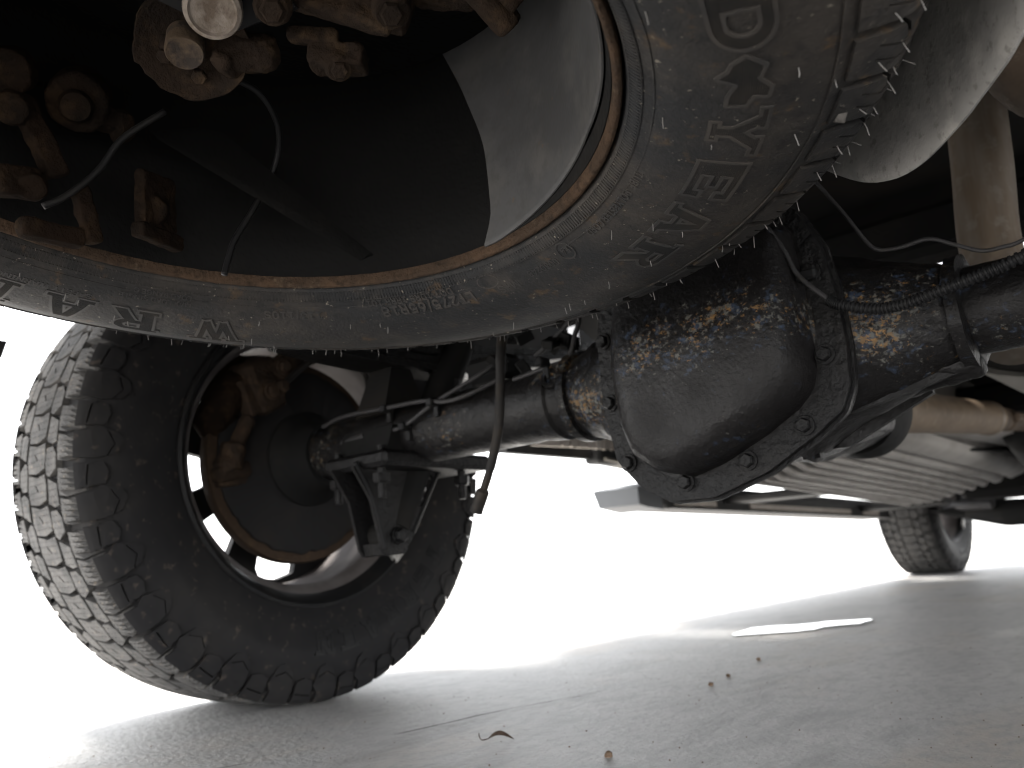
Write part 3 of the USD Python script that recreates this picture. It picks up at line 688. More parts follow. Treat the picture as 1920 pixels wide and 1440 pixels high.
# ---- fuel tank with ribs, running board and what lies ahead
tk = part_group(truck, 'fuel_tank', 'pale grey ribbed tank bottom')
nx = 160
xs = np.linspace(-0.70, -0.10, nx)
base = np.interp(xs, [-0.70, -0.68, -0.55, -0.20, -0.14, -0.11, -0.10], [0.36, 0.318, 0.322, 0.378, 0.40, 0.45, 0.56])
ys = np.concatenate([[0.86, 0.89, 0.95], np.linspace(1.05, 2.75, 14), [2.86, 2.92, 2.96]])
lift = np.concatenate([[0.06, 0.012, 0], np.zeros(14), [0.006, 0.02, 0.06]])
rib = np.where((xs > -0.67) & (xs < -0.24), np.clip(np.sin((xs + 0.67) / 0.062 * 2 * PI) * 3.0, -1, 1) * 0.5 + 0.5, 0)
xsh = xs[None] + np.interp(ys, [0.8, 2.9], [0.225, 0.02])[:, None] * np.clip((-0.1 - xs[None]) / 0.55, 0, 1)
P = np.stack([xsh, np.repeat(ys[:, None], nx, 1), base[None] + lift[:, None] + 0.016 + np.interp(ys, [0.86, 2.9], [0.030, -0.004])[:, None]], -1)
fr = np.clip((ys - 2.4) / 0.6, 0, 1)[:, None]
P[..., 1] -= fr * 0.45 * np.clip((P[..., 0] + 0.6) / 0.5, 0, 1)
top = P.copy()
top[..., 2] = 0.60
obj(tk, 'tank_bottom', grid(P), 'tank_shade', 35)
for k_ in range(10):                                     # the pressed ribs, one by one
    xc = -0.660 + 0.048 * k_ + (0.035 if k_ == 9 else 0.006 if k_ == 8 else 0)
    hw = 0.0135 if k_ < 8 else (0.022 if k_ == 8 else 0.045)
    cols = []
    for dx, dz in ((-hw, .016), (-hw * .8, .002), (-hw * .5, -.004), (hw * .5, -.004), (hw * .8, .002), (hw, .016)):
        i_ = np.argmin(np.abs(xs - (xc + dx)))
        q_ = P[2:-2, i_].copy()
        q_[:, 2] += dz - 0.016
        q_[0, 2] += max(0, 0.014 - dz)
        q_[-1, 2] += max(0, 0.014 - dz)
        cols.append(q_)
    obj(tk, 'tank_rib', grid(np.stack(cols)), 'ribbed_grey', 40)
obj(tk, 'tank_body', box((-0.48, 0.92, 0.46), (-0.125, 2.6, 0.60), 0.03), 'black_plastic')
obj(truck, 'fuel_line', tube([(-0.21, 0.95, 0.398), (-0.185, 1.2, 0.405), (-0.165, 1.5, 0.408), (-0.135, 1.9, 0.428), (-0.12, 2.4, 0.45)], 0.007, 8), 'matt_black', True, label='dark line along the tank')
obj(truck, 'skid_plate', hull([(-0.165, 0.9, 0.425), (-0.05, 0.9, 0.44), (-0.165, 2.35, 0.445), (-0.03, 2.35, 0.46), (-0.165, 0.9, 0.46), (-0.03, 2.35, 0.50)]), 'ribbed_grey')
obj(truck, 'hanger_strap', box((-0.150, 1.62, 0.425), (-0.140, 1.66, 0.55)), 'brown_pipe')
rb = part_group(truck, 'running_board', 'black running board with a pale silver end cap')


def slope(m_):
    m_.vertices = m_.vertices - np.outer((m_.vertices[:, 1] - 1.24) * 0.0215 + 0.008, [0, 0, 1])
    return m_


obj(rb, 'step_beam', slope(box((-1.03, 1.325, 0.336), (-0.895, 3.36, 0.412), 0.010)), 'step_black')
obj(rb, 'under_strip', [slope(box((-0.8945, a_, 0.346), (-0.8915, b_, 0.364))) for a_, b_ in ((1.40, 1.66), (1.90, 2.85), (3.0, 3.2))], 'step_tan')
obj(rb, 'lower_edge', slope(box((-0.900, 1.36, 0.3345), (-0.878, 3.34, 0.342), 0.002)), 'step_black')
obj(rb, 'end_cap', slope(hull([(x, y, z) for x, y, z in ((-1.04, 1.212, 0.344), (-0.90, 1.215, 0.344), (-1.05, 1.20, 0.395), (-0.895, 1.205, 0.392), (-1.04, 1.32, 0.331), (-0.886, 1.32, 0.331), (-1.05, 1.32, 0.418), (-0.886, 1.32, 0.416), (-0.893, 1.25, 0.337), (-1.03, 1.25, 0.337))])), 'silver_paint', 40)
for y in (1.78, 3.02):
    obj(rb, 'step_bracket', [slope(box((-0.94, y - 0.06, 0.360), (-0.55, y + 0.06, 0.385), 0.006)), box((-0.60, y - 0.05, 0.35), (-0.52, y + 0.05, 0.56), 0.006)], 'step_black')
rk = part_group(truck, 'rocker_panel', 'sill with a pale ribbed inner face above the running board')
obj(rk, 'sill', [hull([(-0.985, y, z) for y in (0.72, 1.10) for z in (0.47, 0.50)] + [(-0.955, y, z) for y in (0.72, 1.10) for z in (0.468, 0.50)]), box((-0.985, 1.08, 0.455), (-0.93, 3.05, 0.50), 0.008)], 'step_black')
obj(rk, 'pale_face', [hull([(-0.93, 0.78, 0.485), (-0.93, 0.93, 0.53), (-0.93, 1.2, 0.535), (-0.93, 1.35, 0.50), (-0.92, 0.78, 0.485), (-0.92, 0.93, 0.53), (-0.92, 1.2, 0.535), (-0.92, 1.35, 0.50)])] + [tube([(-0.918, y, 0.49), (-0.918, y + 0.015, 0.53)], 0.004, 6) for y in np.linspace(0.90, 1.2, 9)], 'step_tan')
obj(rk, 'lower_lip', hull([(-0.99, 1.10, 0.462), (-0.92, 1.10, 0.462), (-0.99, 1.42, 0.440), (-0.92, 1.42, 0.440), (-0.99, 1.42, 0.462), (-0.92, 1.10, 0.47)]), 'muffler_steel')
fs = part_group(truck, 'front_suspension', 'dark front axle parts')
obj(fs, 'lower_arm', hull([(-0.72, 3.36, 0.30), (-0.58, 3.42, 0.262), (-0.55, 3.55, 0.262), (-0.74, 3.85, 0.27), (-0.3, 3.5, 0.24), (-0.3, 4.0, 0.25), (-0.72, 3.9, 0.31), (-0.3, 3.5, 0.33)]), 'matt_black')
obj(fs, 'cross_beam', blob([[(-0.56, 3.45, 0.30, 0.055), (-0.42, 3.42, 0.268, 0.06), (-0.22, 3.4, 0.26, 0.055), (0.05, 3.4, 0.275, 0.06), (0.4, 3.42, 0.28, 0.06)]], 0.02, 4), 'matt_black', True)
obj(fs, 'front_subframe', box((-0.50, 2.98, 0.325), (0.45, 3.35, 0.54), 0.03), 'matt_black')
obj(fs, 'steering_arm', tube([(-0.74, 3.60, 0.335), (-0.62, 3.42, 0.315), (-0.45, 3.36, 0.305)], 0.022, 12), 'wire_grey', True)
obj(truck, 'transmission_mount', box((-0.10, 2.28, 0.40), (0.45, 2.48, 0.50), 0.02), 'matt_black')

# ------------------------------------------------------------------ lettering
def glyph(ch):
    """slab-serif capitals, height 1, as shapely shapes; returns (shape, width)"""
    S, W = 0.25, 0.86
    L = lambda *p: sg.LineString(p)
    st = lambda ln, w=S: ln.buffer(w / 2, cap_style=2, join_style=2)
    bx = lambda x0, y0, x1, y1: sg.box(x0, y0, x1, y1)
    sf = lambda x, y: bx(x - 0.24, y, x + 0.24, y + 0.17)
    if ch == 'O':
        return sa.scale(sg.Point(0, 0).buffer(0.5, 24).difference(sg.Point(0, 0).buffer(0.27, 24)), 0.95, 1, origin=(0, 0)).union(sg.Point(0, 0).buffer(0)).buffer(0), 0.95
    if ch == 'G':
        r = sa.scale(sg.Point(0, 0).buffer(0.5, 24).difference(sg.Point(0, 0).buffer(0.26, 24)), 0.95, 1, origin=(0, 0))
        return sa.translate(r.difference(bx(0.1, -0.02, 0.6, 0.28)).union(bx(0.02, -0.14, 0.48, 0.04)), 0, 0), 0.95
    if ch == 'D':
        o = bx(0, 0, 0.45, 1).union(sa.scale(sg.Point(0.45, 0.5).buffer(0.5, 24), 0.85, 1)).difference(bx(0.27, 0.24, 0.45, 0.76).union(sa.scale(sg.Point(0.45, 0.5).buffer(0.26, 24), 0.75, 1)))
        return sa.translate(o.union(bx(-0.08, 0, 0.3, 0.16)).union(bx(-0.08, 0.84, 0.3, 1)), -0.43, -0.5), 0.95
    if ch == 'Y':
        o = st(L((0.08, 1), (0.45, 0.45))).union(st(L((0.82, 1), (0.45, 0.45)))).union(bx(0.33, 0, 0.57, 0.5)).union(sf(0.1, 0.84)).union(sf(0.8, 0.84)).union(sf(0.45, 0))
        return sa.translate(o.intersection(bx(-1, 0, 2, 1)), -0.45, -0.5), 1.1
    if ch == 'E':
        o = bx(0.0, 0, 0.9, 1).difference(bx(0.34, 0.2, 0.66, 0.4)).difference(bx(0.34, 0.6, 0.66, 0.8)).difference(bx(0.6, 0.36, 0.95, 0.64)).difference(bx(0.62, 0.2, 0.72, 0.36)).difference(bx(0.62, 0.64, 0.72, 0.8))
        return sa.translate(o, -0.45, -0.5), 1.0
    if ch == 'A':
        o = sg.Polygon([(0.33, 1), (0.67, 1), (0.98, 0), (0.70, 0), (0.62, 0.25), (0.38, 0.25), (0.30, 0), (0.02, 0)]).difference(sg.Polygon([(0.43, 0.40), (0.57, 0.40), (0.5, 0.68)])).union(bx(-0.06, 0, 0.36, 0.15)).union(bx(0.64, 0, 1.06, 0.15))
        return sa.translate(o, -0.5, -0.5), 1.15
    if ch == 'R':
        o = bx(0.06, 0, 0.36, 1).union(bx(0.3, 0.42, 0.55, 1)).union(sg.Point(0.58, 0.71).buffer(0.29, 20)).difference(bx(0.36, 0.62, 0.55, 0.80).union(sg.Point(0.56, 0.71).buffer(0.09, 12))).union(sg.Polygon([(0.42, 0.45), (0.70, 0.47), (0.98, 0.0), (0.66, 0.0)])).union(bx(-0.04, 0, 0.44, 0.15)).union(bx(-0.04, 0.86, 0.4, 1))
        return sa.translate(o, -0.47, -0.5), 1.05
    if ch == 'W':
        o = st(L((0.08, 1), (0.30, 0.05))).union(st(L((0.30, 0.05), (0.52, 0.85)), 0.2)).union(st(L((0.52, 0.85), (0.74, 0.05)))).union(st(L((0.74, 0.05), (0.96, 1)), 0.2)).union(sf(0.06, 0.85)).union(sf(0.98, 0.85)).union(bx(0.36, 0.85, 0.66, 1)).intersection(bx(-1, 0, 2, 1))
        return sa.translate(o, -0.52, -0.5), 1.35
    if ch == 'N':
        o = bx(0.08, 0, 0.30, 1).union(bx(0.68, 0, 0.90, 1)).union(sg.Polygon([(0.08, 1), (0.38, 1), (0.90, 0), (0.62, 0)])).union(bx(-0.06, 0, 0.44, 0.15)).union(bx(-0.06, 0.85, 0.3, 1)).union(bx(0.54, 0.85, 1.04, 1))
        return sa.translate(o, -0.49, -0.5), 1.15
    if ch == 'L':
        o = bx(0.1, 0, 0.38, 1).union(bx(0, 0, 0.9, 0.2)).union(bx(0.7, 0, 0.9, 0.4)).union(bx(0, 0.85, 0.5, 1))
        return sa.translate(o, -0.45, -0.5), 1.0
    if ch == 'T':
        o = bx(0.32, 0, 0.6, 1).union(bx(0, 0.8, 0.92, 1)).union(bx(0, 0.6, 0.16, 1)).union(bx(0.76, 0.6, 0.92, 1)).union(bx(0.2, 0, 0.72, 0.15))
        return sa.translate(o, -0.46, -0.5), 1.0
    if ch == 'I':
        return bx(-0.14, -0.5, 0.14, 0.5).union(bx(-0.26, -0.5, 0.26, -0.35)).union(bx(-0.26, 0.35, 0.26, 0.5)), 0.65
    # winged emblem between the two words
    o = sg.Polygon([(-0.95, 0.10), (-0.6, 0.38), (-0.1, 0.28), (0.25, 0.50), (0.62, 0.46), (0.55, 0.24), (0.95, 0.12), (0.98, -0.16), (0.55, -0.14), (0.1, -0.02), (-0.15, -0.34), (-0.42, -0.16), (-0.7, -0.1)])
    return o.buffer(0.06).buffer(-0.03), 2.1


def fine(m, size=0.004):
    v, f = trimesh.remesh.subdivide_to_size(m.vertices, m.faces, size)
    return trimesh.Trimesh(v, f, process=False)


def letter_meshes(ch, width, height, place, rise=0.00085):
    """outlined letter: (raised outline, sunken fill with fine ridges); place(u, v, w) -> xyz"""
    s, w = glyph(ch)
    b = s.bounds
    s = sa.scale(s, width / (b[2] - b[0]), height / (b[3] - b[1]), origin=((b[0] + b[2]) / 2, (b[1] + b[3]) / 2))
    s = sa.translate(s, -(s.bounds[0] + s.bounds[2]) / 2, -(s.bounds[1] + s.bounds[3]) / 2)
    t_ = 0.0011
    ring = s.buffer(t_, join_style=2).difference(s.buffer(-t_, join_style=2))
    fill = s.buffer(-t_ * 0.9, join_style=2)
    outm = []
    for shape, z0, z1 in ((ring, -0.0012, rise), (fill, -0.0012, 0.00022)):
        ms = []
        for g_ in getattr(shape, 'geoms', [shape]):
            if g_.is_empty:
                continue
            ms.append(fine(trimesh.creation.extrude_polygon(g_, z1 - z0, engine='earcut')))
        m = trimesh.util.concatenate(ms)
        v = np.array(m.vertices)
        m.vertices = place(v[:, 0], v[:, 1], v[:, 2] + z0)
        outm.append(m)
    # fine ridges of the fill
    rid = []
    for y in np.arange(-height / 2, height / 2, 0.00115):
        seg = fill.intersection(sg.box(-0.1, y, 0.1, y + 0.00045))
        for g_ in getattr(seg, 'geoms', [seg]):
            if g_.area > 1e-8 and g_.geom_type == 'Polygon':
                rid.append(trimesh.creation.extrude_polygon(g_, 0.0006, engine='earcut'))
    if rid:
        m = trimesh.util.concatenate(rid)
        v = np.array(m.vertices)
        m.vertices = place(v[:, 0], v[:, 1], v[:, 2])
        outm[1] = trimesh.util.concatenate([outm[1], m])
    return outm


# ------------------------------------------------------------------ road wheels
SIDE = np.array([(.112, .3925), (.119, .387), (.127, .375), (.1335, .356), (.1365, .332), (.134, .300), (.126, .268), (.119, .250)])
SL = np.concatenate([[0], np.cumsum(np.linalg.norm(np.diff(SIDE, axis=0), axis=1))])


def build_wheel(name, c, tread='tread_rubber', label=None):
    c = np.array(c, float)
    w = part_group(truck, name, label)

    def at(theta, lat, r):
        theta, lat, r = np.broadcast_arrays(theta, lat, r)
        p = np.stack([c[0] + lat, c[1] + r * np.cos(theta), c[2] + r * np.sin(theta)], -1)
        low = np.maximum(p[..., 2], 0.0015)
        # the tyre stands on the ground: the lowest part bulges a little
        squash = np.clip((0.03 - p[..., 2]) / 0.03, 0, 1)
        p[..., 0] += np.sign(lat) * squash * 0.006
        p[..., 2] = low
        return p

    half = [(0.0, .3885), (.04, .3882), (.07, .387), (.095, .3845), (.108, .381), (.117, .3755), (.1265, .362), (.133, .345), (.1355, .325), (.134, .302), (.127, .273), (.121, .256), (.117, .249), (.115, .240)]
    prof = np.array([(-a, b) for a, b in half[::-1]] + half[1:])
    th = np.linspace(0, 2 * PI, 200, endpoint=False)
    body = grid(at(th[:, None], prof[None, :, 0], prof[None, :, 1]), close_u=True)
    obj(w, 'tyre', body, 'tyre_rubber', 50)
    crown = lambda lat: 0.3980 - 0.42 * np.asarray(lat) ** 2 - 1.1 * np.clip(np.abs(lat) - 0.104, 0, 1) ** 1.0
    NB = 56
    pitch = 2 * PI / NB
    R = 0.397
    S = pitch * R

    def surf(th0, poly, h0, name_, mtl):
        def place(u, v, w_):
            return at(th0 + u / R, v, crown(v) - (0.0105 - w_))
        ms = []
        for g_ in getattr(poly, 'geoms', [poly]):
            if g_.area < 4e-6:
                continue
            m = trimesh.creation.extrude_polygon(g_, 0.0105, engine='earcut')
            v = np.array(m.vertices)
            m.vertices = place(v[:, 0], v[:, 1], v[:, 2])
            ms.append(m)
        if ms:
            m = trimesh.util.concatenate(ms)
            if m.volume < 0:
                m.invert()
            return obj(w, name_, m, mtl, 20)

    def sipes(lat0, lat1, us, amp=0.0012, n=4):
        cut = []
        for u in us:
            ls = np.linspace(lat0, lat1, 2 * n + 1)
            cut.append(sg.LineString([(u + amp * (1 if i % 2 else -1), l) for i, l in enumerate(ls)]).buffer(0.0003, cap_style=2, join_style=2))
        return so.unary_union(cut)

    lrng = np.random.default_rng(3)
    for k in range(NB):
        th0 = k * pitch
        j = 0.06 * (k % 3 - 1)
        # shoulder blocks, both sides
        for sgn in (1, -1):
            a = S * (0.5 - 0.05 + j * 0.2)
            pg = sg.Polygon([(-a, .0720), (-a + .003, .094), (-a + .001, .1165), (a - .003, .1165), (a, .094), (a - .004, .0715), (0.0, .0695)])
            pg = sa.translate(pg, 0.004 if k % 2 else 0, 0)
            pg = pg.difference(sipes(.066, .12, (-S * .27, -S * .09, S * .09, S * .27), .0016, 5))
            if sgn < 0:
                pg = sa.scale(pg, 1, -1, origin=(0, 0))
                pg = sa.translate(pg, S * 0.4, 0)
            surf(th0, pg, 0, 'tread_block', tread)
        # second row: wedge-like blocks in pairs, centre row: stepped
        for sgn in (1, -1):
            b = S * 0.5 - 0.0012
            if k % 2:
                pg = sg.Polygon([(-b, .040), (-b + .010, .066), (b - .003, .0665), (b - .001, .052), (b - .008, .036), (0, .0385)])
            else:
                pg = sg.Polygon([(-b + .001, .037), (-b + .001, .056), (-b + .012, .066), (b - .010, .0655), (b, .044), (b - .004, .0355), (.002, .0335)])
            pg = pg.difference(sipes(.03, .07, (-S * .3, -S * .1, S * .1, S * .3), .0015, 4))
            if sgn < 0:
                pg = sa.translate(sa.scale(pg, -1, -1, origin=(0, 0)), S * 0.3, 0)
            surf(th0 + pitch * 0.35, pg, 0, 'tread_block', tread)
        b = S * 0.5 - 0.0015
        pg = sg.Polygon([(-b, -.028), (-b + .006, .004), (-b + .003, .030), (0, .0325), (b - .003, .029), (b + .003, .002), (b, -.028), (.004, -.0315)])
        pg = pg.difference(sg.LineString([(-.004, -.004), (.004, .004)]).buffer(0.0015)).difference(sipes(-.03, .031, (-S * .3, -S * .12, S * .12, S * .3), .0015, 6))
        surf(th0 + pitch * 0.1, pg, 0, 'tread_block', tread)
    # lugs that run down the sidewalls, in turn long and short
    def side_at(th0, sgn):
        def place(u, v, w_):
            la = np.interp(v, SL, SIDE[:, 0])
            rr = np.interp(v, SL, SIDE[:, 1])
            d1 = np.interp(v + .004, SL, SIDE[:, 0]) - la
            d2 = np.interp(v + .004, SL, SIDE[:, 1]) - rr
            ln = np.hypot(d1, d2)
            return at(th0 + u / R, sgn * (la - d2 / ln * (w_ - .004) * 1), rr + d1 / ln * (w_ - .004))
        return place
    for k in range(NB // 2):
        for sgn in (1, -1):
            pl_ = side_at(2 * k * pitch, sgn)
            long_ = sg.Polygon([(-S * .42, .001), (-S * .42, .022), (-S * .62, .034), (-S * .40, .060), (-.004, .0665), (S * .36, .055), (S * .47, .030), (S * .42, .001)])
            notch = sg.Polygon([(-.003, .010), (.004, .010), (.0025, .028), (-.002, .028)])
            step = sg.LineString([(-S * .40, .046), (0.0, .054), (S * .40, .044)]).buffer(.0008)
            short = sa.translate(sg.Polygon([(-S * .42, .001), (-S * .38, .040), (-.002, .046), (S * .34, .040), (S * .42, .001)]).difference(sg.LineString([(-S * .3, .02), (S * .3, .017)]).buffer(.0012)), S, 0)
            for pg, hh in ((long_.difference(step), .0046), (short, .0040)):
                ms = []
                for g_ in getattr(pg, 'geoms', [pg]):
                    m = fine(trimesh.creation.extrude_polygon(g_, hh, engine='earcut'), .012)
                    v = np.array(m.vertices)
                    m.vertices = pl_(v[:, 0], v[:, 1], v[:, 2])
                    ms.append(m)
                m = trimesh.util.concatenate(ms)
                if m.volume < 0:
                    m.invert()
                obj(w, 'side_lug', m, 'tyre_rubber', 25)
    # rim
    rim = [(.1115, .2445), (.1165, .2435), (.1175, .2395), (.114, .2355), (.104, .2285), (.092, .221), (.078, .2095), (.06, .2075), (.00, .207), (-.05, .207), (-.07, .212), (-.095, .2265), (-.112, .232), (-.118, .240), (-.115, .245), (-.108, .242), (-.085, .230), (-.05, .2105), (.05, .2115), (.08, .214), (.1, .231), (.1115, .2445)]
    obj(w, 'rim', rev([(a, b) for a, b in rim], c, (1, 0, 0), 140), 'wheel_grey', 40)
    obj(w, 'rim_edge_shade', rev([(.109, .2475), (.1185, .2465), (.1205, .2415), (.1175, .2385), (.114, .2348), (.1045, .2277), (.0975, .2240), (.0970, .2248), (.1035, .2295), (.109, .2475)], c, (1, 0, 0), 140), 'black_plastic', 40)  # dark flange edge; its black inner cone paints in the shade of the rim
    # wheel disc with eight windows
    disc = sg.Point(0, 0).buffer(.2085, 48).difference(sg.Point(0, 0).buffer(.04))
    for i in range(8):
        a0 = math.radians(5 + 45 * i)
        pts = []
        for rr, da in ((.110, -.11), (.128, -.18), (.178, -.21), (.192, -.17), (.196, 0), (.192, .17), (.178, .21), (.128, .18), (.110, .11)):
            pts.append((rr * math.cos(a0 + da), rr * math.sin(a0 + da)))
        disc = disc.difference(sg.Polygon(pts).buffer(.003))
    obj(w, 'wheel_disc', prism(disc, lambda u, v, q: np.stack([c[0] - .040 + q, c[1] + u, c[2] + v], -1), -.008, .008), 'rotor_black', 30)
    obj(w, 'hub', rev([(-.08, 0), (-.08, .045), (.04, .06), (.06, .05), (.06, 0)], c, (1, 0, 0), 40), 'rotor_black', 30)
    # small stuck-on balance weight
    a0 = math.atan2(0.233 - .395, 0.176)
    rr = np.array([.2225, .2435])
    ta = a0 + np.linspace(-.105, .105, 14)
    q = lambda x: np.stack([at(ta, np.full(14, x), np.full(14, r_)) for r_ in rr])
    Pw = np.concatenate([q(.118), q(.1275)[::-1]])
    obj(w, 'balance_weight', grid(np.concatenate([Pw[:, :1].mean(0, keepdims=True).repeat(4, 0), Pw], 1) if False else Pw, close_u=True), 'lead_grey', 30)
    # raised word on the inner sidewall
    for i, ch in enumerate('TERRAIN'):
        tc = math.radians(-103 + 9.6 * (6 - i) * -1 + 9.6 * 6 - 28)
        tc = math.radians(-44 - 9.3 * i + 9.3 * 1.0)

        def place(u, v, q_, tc=tc):
            r_ = .303 + v
            lat = np.interp(-r_, -SIDE[:, 1], SIDE[:, 0]) + q_ - .0005
            return at(tc - u / .303, lat, r_)
        o_, f_ = letter_meshes(ch, .036, .034, place, .0016)
        obj(w, 'raised_letter', trimesh.util.concatenate([o_, f_]), 'black_plastic', 20)
    return w


RW = np.array([-.865, 0.0, .395])
build_wheel('wheel', RW, label='left rear wheel with a chunky all-terrain tyre')
WB = 3.827
build_wheel('wheel', RW + np.array([0, WB, 0]), 'shaded_tread', 'far front wheel, small and out of focus')
for y_ in (0.0, WB):                                   # the wheels of the other side
    ow = UsdGeom.Xform.Define(stage, numbered('/World/pickup_truck/wheel'))
    ow.GetPrim().GetReferences().AddInternalReference('/World/pickup_truck/wheel')
    ow.AddTranslateOp().Set(Gf.Vec3d(0, y_, 0))
    ow.AddRotateZOp().Set(180.0)
    ow.GetPrim().SetInstanceable(True)
    ow.GetPrim().SetCustomDataByKey('label', 'wheel on the other side of the truck')

# ---- brake of the left rear wheel
bk = part_group(truck, 'left_rear_brake', 'rusty disc brake inside the rear wheel')
na = 220
ta = np.linspace(0, 2 * PI, na, endpoint=False)
ragged = .158 + .004 * (meshkit.fbm(np.stack([np.cos(ta) * 9, np.sin(ta) * 9, ta * 0], -1), 3, 2) - .5) * 2
obj(bk, 'brake_disc', rev([(.043, 0), (.043, .172), (.047, .174), (.064, .174), (.068, .172), (.068, .150), (.07, .06), (.07, 0)], RW, (1, 0, 0), 120), 'rotor_rust', 30)
sh = []
for x, k in ((.0685, 1), (.0725, 1), (.075, .985), (.077, .90), (.085, .62), (.094, .50), (.096, .2)):
    sh.append(np.stack([np.full(na, RW[0] + x), RW[1] + ragged * k * np.cos(ta), RW[2] + ragged * k * np.sin(ta)], -1))
obj(bk, 'dust_shield', loft(sh), 'rotor_black', 40)
obj(bk, 'axle_end', rev([(.06, 0), (.06, .085), (.10, .08), (.12, .062), (.16, .052), (.16, 0)], RW, (1, 0, 0), 60), 'matt_black', 30)
obj(bk, 'caliper', cast([('b', (-.785, -.09, .515), (.030, .030, .045), (.5, .1, .2)), ('c', (-.80, -.085, .50), (-.748, -.085, .50), .024), ('c', (-.80, -.06, .545), (-.752, -.06, .545), .021), ('b', (-.775, -.115, .49), (.014, .012, .030), (.4, 0, .1)), ('c', (-.775, -.05, .53), (-.765, -.02, .575), .013)], .006, 4, .004, 3), 'rusty_cast', 40)
for c_ in ((-.748, -.085, .50), (-.752, -.06, .545), (-.772, -.137, .40)):
    obj(bk, 'caliper_bolt', hexbolt(c_, (1, 0, 0), .010, .010, 1.4), 'rotor_rust', 20)
obj(bk, 'caliper_bracket', blob([[(-.80, -.10, .525, .036), (-.805, -.140, .490, .036), (-.81, -.158, .455, .030)], [(-.81, -.13, .51, .03), (-.82, -.11, .545, .03)]], .009, 5, .005, 9), 'dark_rust', True)
obj(bk, 'slide_pin', cast([('c', (-.775, -.112, .458), (-.782, -.139, .395), .0125), ('c', (-.778, -.137, .415), (-.782, -.142, .375), .020), ('b', (-.79, -.135, .37), (.016, .030, .012), (.25, 0, .1)), ('c', (-.80, -.15, .385), (-.765, -.15, .38), .013)], .005, 3, .003, 4), 'rusty_cast', 40)
obj(bk, 'bracket_arm', cast([('b', (-.795, -.115, .362), (.012, .045, .012), (.12, 0, .05)), ('c', (-.79, -.085, .357), (-.786, -.066, .352), .011)], .005, 3, .003, 5), 'rusty_cast', 40)
obj(bk, 'upper_pin', blob([[(-.77, -.06, .545, .017), (-.765, -.012, .605, .017)]], .007, 3, .003, 6), 'rusty_cast', True)
obj(bk, 'banjo_bolt', [hexbolt((-.752, -.07, .508), (1, .1, .1), .011, .018, 1.3)], 'rusty_cast', 20)
obj(bk, 'brake_hose', tube([(-.752, -.062, .515), (-.745, -.01, .56), (-.735, .05, .575), (-.72, .09, .54), (-.70, .07, .46)], .0055, 10), 'hose_rubber', True)
obj(bk, 'lug_end', blob([[(-.79, .015, .435, .014), (-.785, .03, .42, .012)]], .006, 3, .003, 7), 'rusty_cast', True)

# ------------------------------------------------------------------ the spare wheel
spare = thing('spare_wheel', 'dusty spare wheel slung flat under the truck bed, large at the top', 'spare wheel', SC)
SPH = np.array([(.008, .2470), (-.0035, .2482), (-.010, .2525), (-.0135, .2585), (-.0215, .276), (-.0262, .300), (-.0272, .325), (-.0235, .346), (-.0215, .3525), (-.0150, .366), (-.004, .382), (.012, .3925), (.030, .3985), (.060, .4015), (.11, .403), (.16, .4015), (.19, .3985), (.208, .3925), (.222, .382), (.236, .36), (.243, .325), (.240, .29), (.226, .252)])
psp = spline(np.stack([SPH[:, 1], SPH[:, 0], SPH[:, 0] * 0], -1), 150)
pr_r, pr_h = psp[:, 0], psp[:, 1]
lo_half = pr_h < .1
Sl = (pr_r[lo_half], pr_h[lo_half])
o_ = np.argsort(Sl[0])
RS, HS = Sl[0][o_], Sl[1][o_]


def hsurf(r):
    return np.interp(r, RS, HS)


th = np.linspace(0, 2 * PI, 400, endpoint=False)
P = spare_at(pr_r[None, :], th[:, None], pr_h[None, :])
dn = (meshkit.fbm(P * 14, 3, 11) - .5) * .0012
P = P + dn[..., None] * -sn
obj(spare, 'tyre', grid(P, close_u=True), 'dusty_rubber', True, label='dusty black tyre with raised lettering')
# thin moulded rings
for r_, wdt, hgt in ((.3515, .0008, .0012), (.2625, .0006, .0005), (.2560, .0008, .0008)):
    pr = [(r_ - wdt, .001), (r_ - wdt * .4, -hgt), (r_ + wdt * .4, -hgt), (r_ + wdt, .001)]
    rows = [spare_at(np.full(400, a), th, np.full(400, hsurf(a) + b)) for a, b in pr]
    obj(spare, 'moulded_ring', grid(np.stack(rows), close_v=True), 'dusty_rubber', 40)
# fine radial ticks next to the rim
tick = []
for a in np.radians(np.arange(0, 360, .62)):
    d_ = .0007
    r1_, r2_ = .2495, .2555
    q = [spare_at(r_, a + s_ * d_ / r_, hsurf(r_) + z_) for r_ in (r1_, r2_) for s_ in (-1, 1) for z_ in (.0004, -.0010)]
    q = np.array(q)
    tick.append(trimesh.Trimesh(q, [[1, 3, 7], [1, 7, 5], [0, 1, 5], [0, 5, 4], [2, 6, 7], [2, 7, 3], [4, 5, 7], [4, 7, 6], [0, 2, 3], [0, 3, 1]], process=False))
obj(spare, 'bead_ticks', tick, 'dusty_rubber', False, kind='stuff')
# shoulder lugs and tread blocks
NBS = 60
stq = 2 * PI / NBS


def sp_place(a0):
    # v runs from the sidewall ring (0) round the shoulder to the crown, along the profile
    i0 = np.argmin(np.abs(pr_r - .3535) + 10 * (pr_h > 0))
    sl_ = np.concatenate([[0], np.cumsum(np.hypot(np.diff(pr_r[i0:]), np.diff(pr_h[i0:])))])

    def f(u, v, q):
        r_ = np.interp(v, sl_, pr_r[i0:])
        h_ = np.interp(v, sl_, pr_h[i0:])
        dr = np.interp(v + .003, sl_, pr_r[i0:]) - r_
        dh = np.interp(v + .003, sl_, pr_h[i0:]) - h_
        ln = np.hypot(dr, dh)
        return spare_at(r_ + dh / ln * q, a0 + u / .39, h_ - dr / ln * q)
    return f


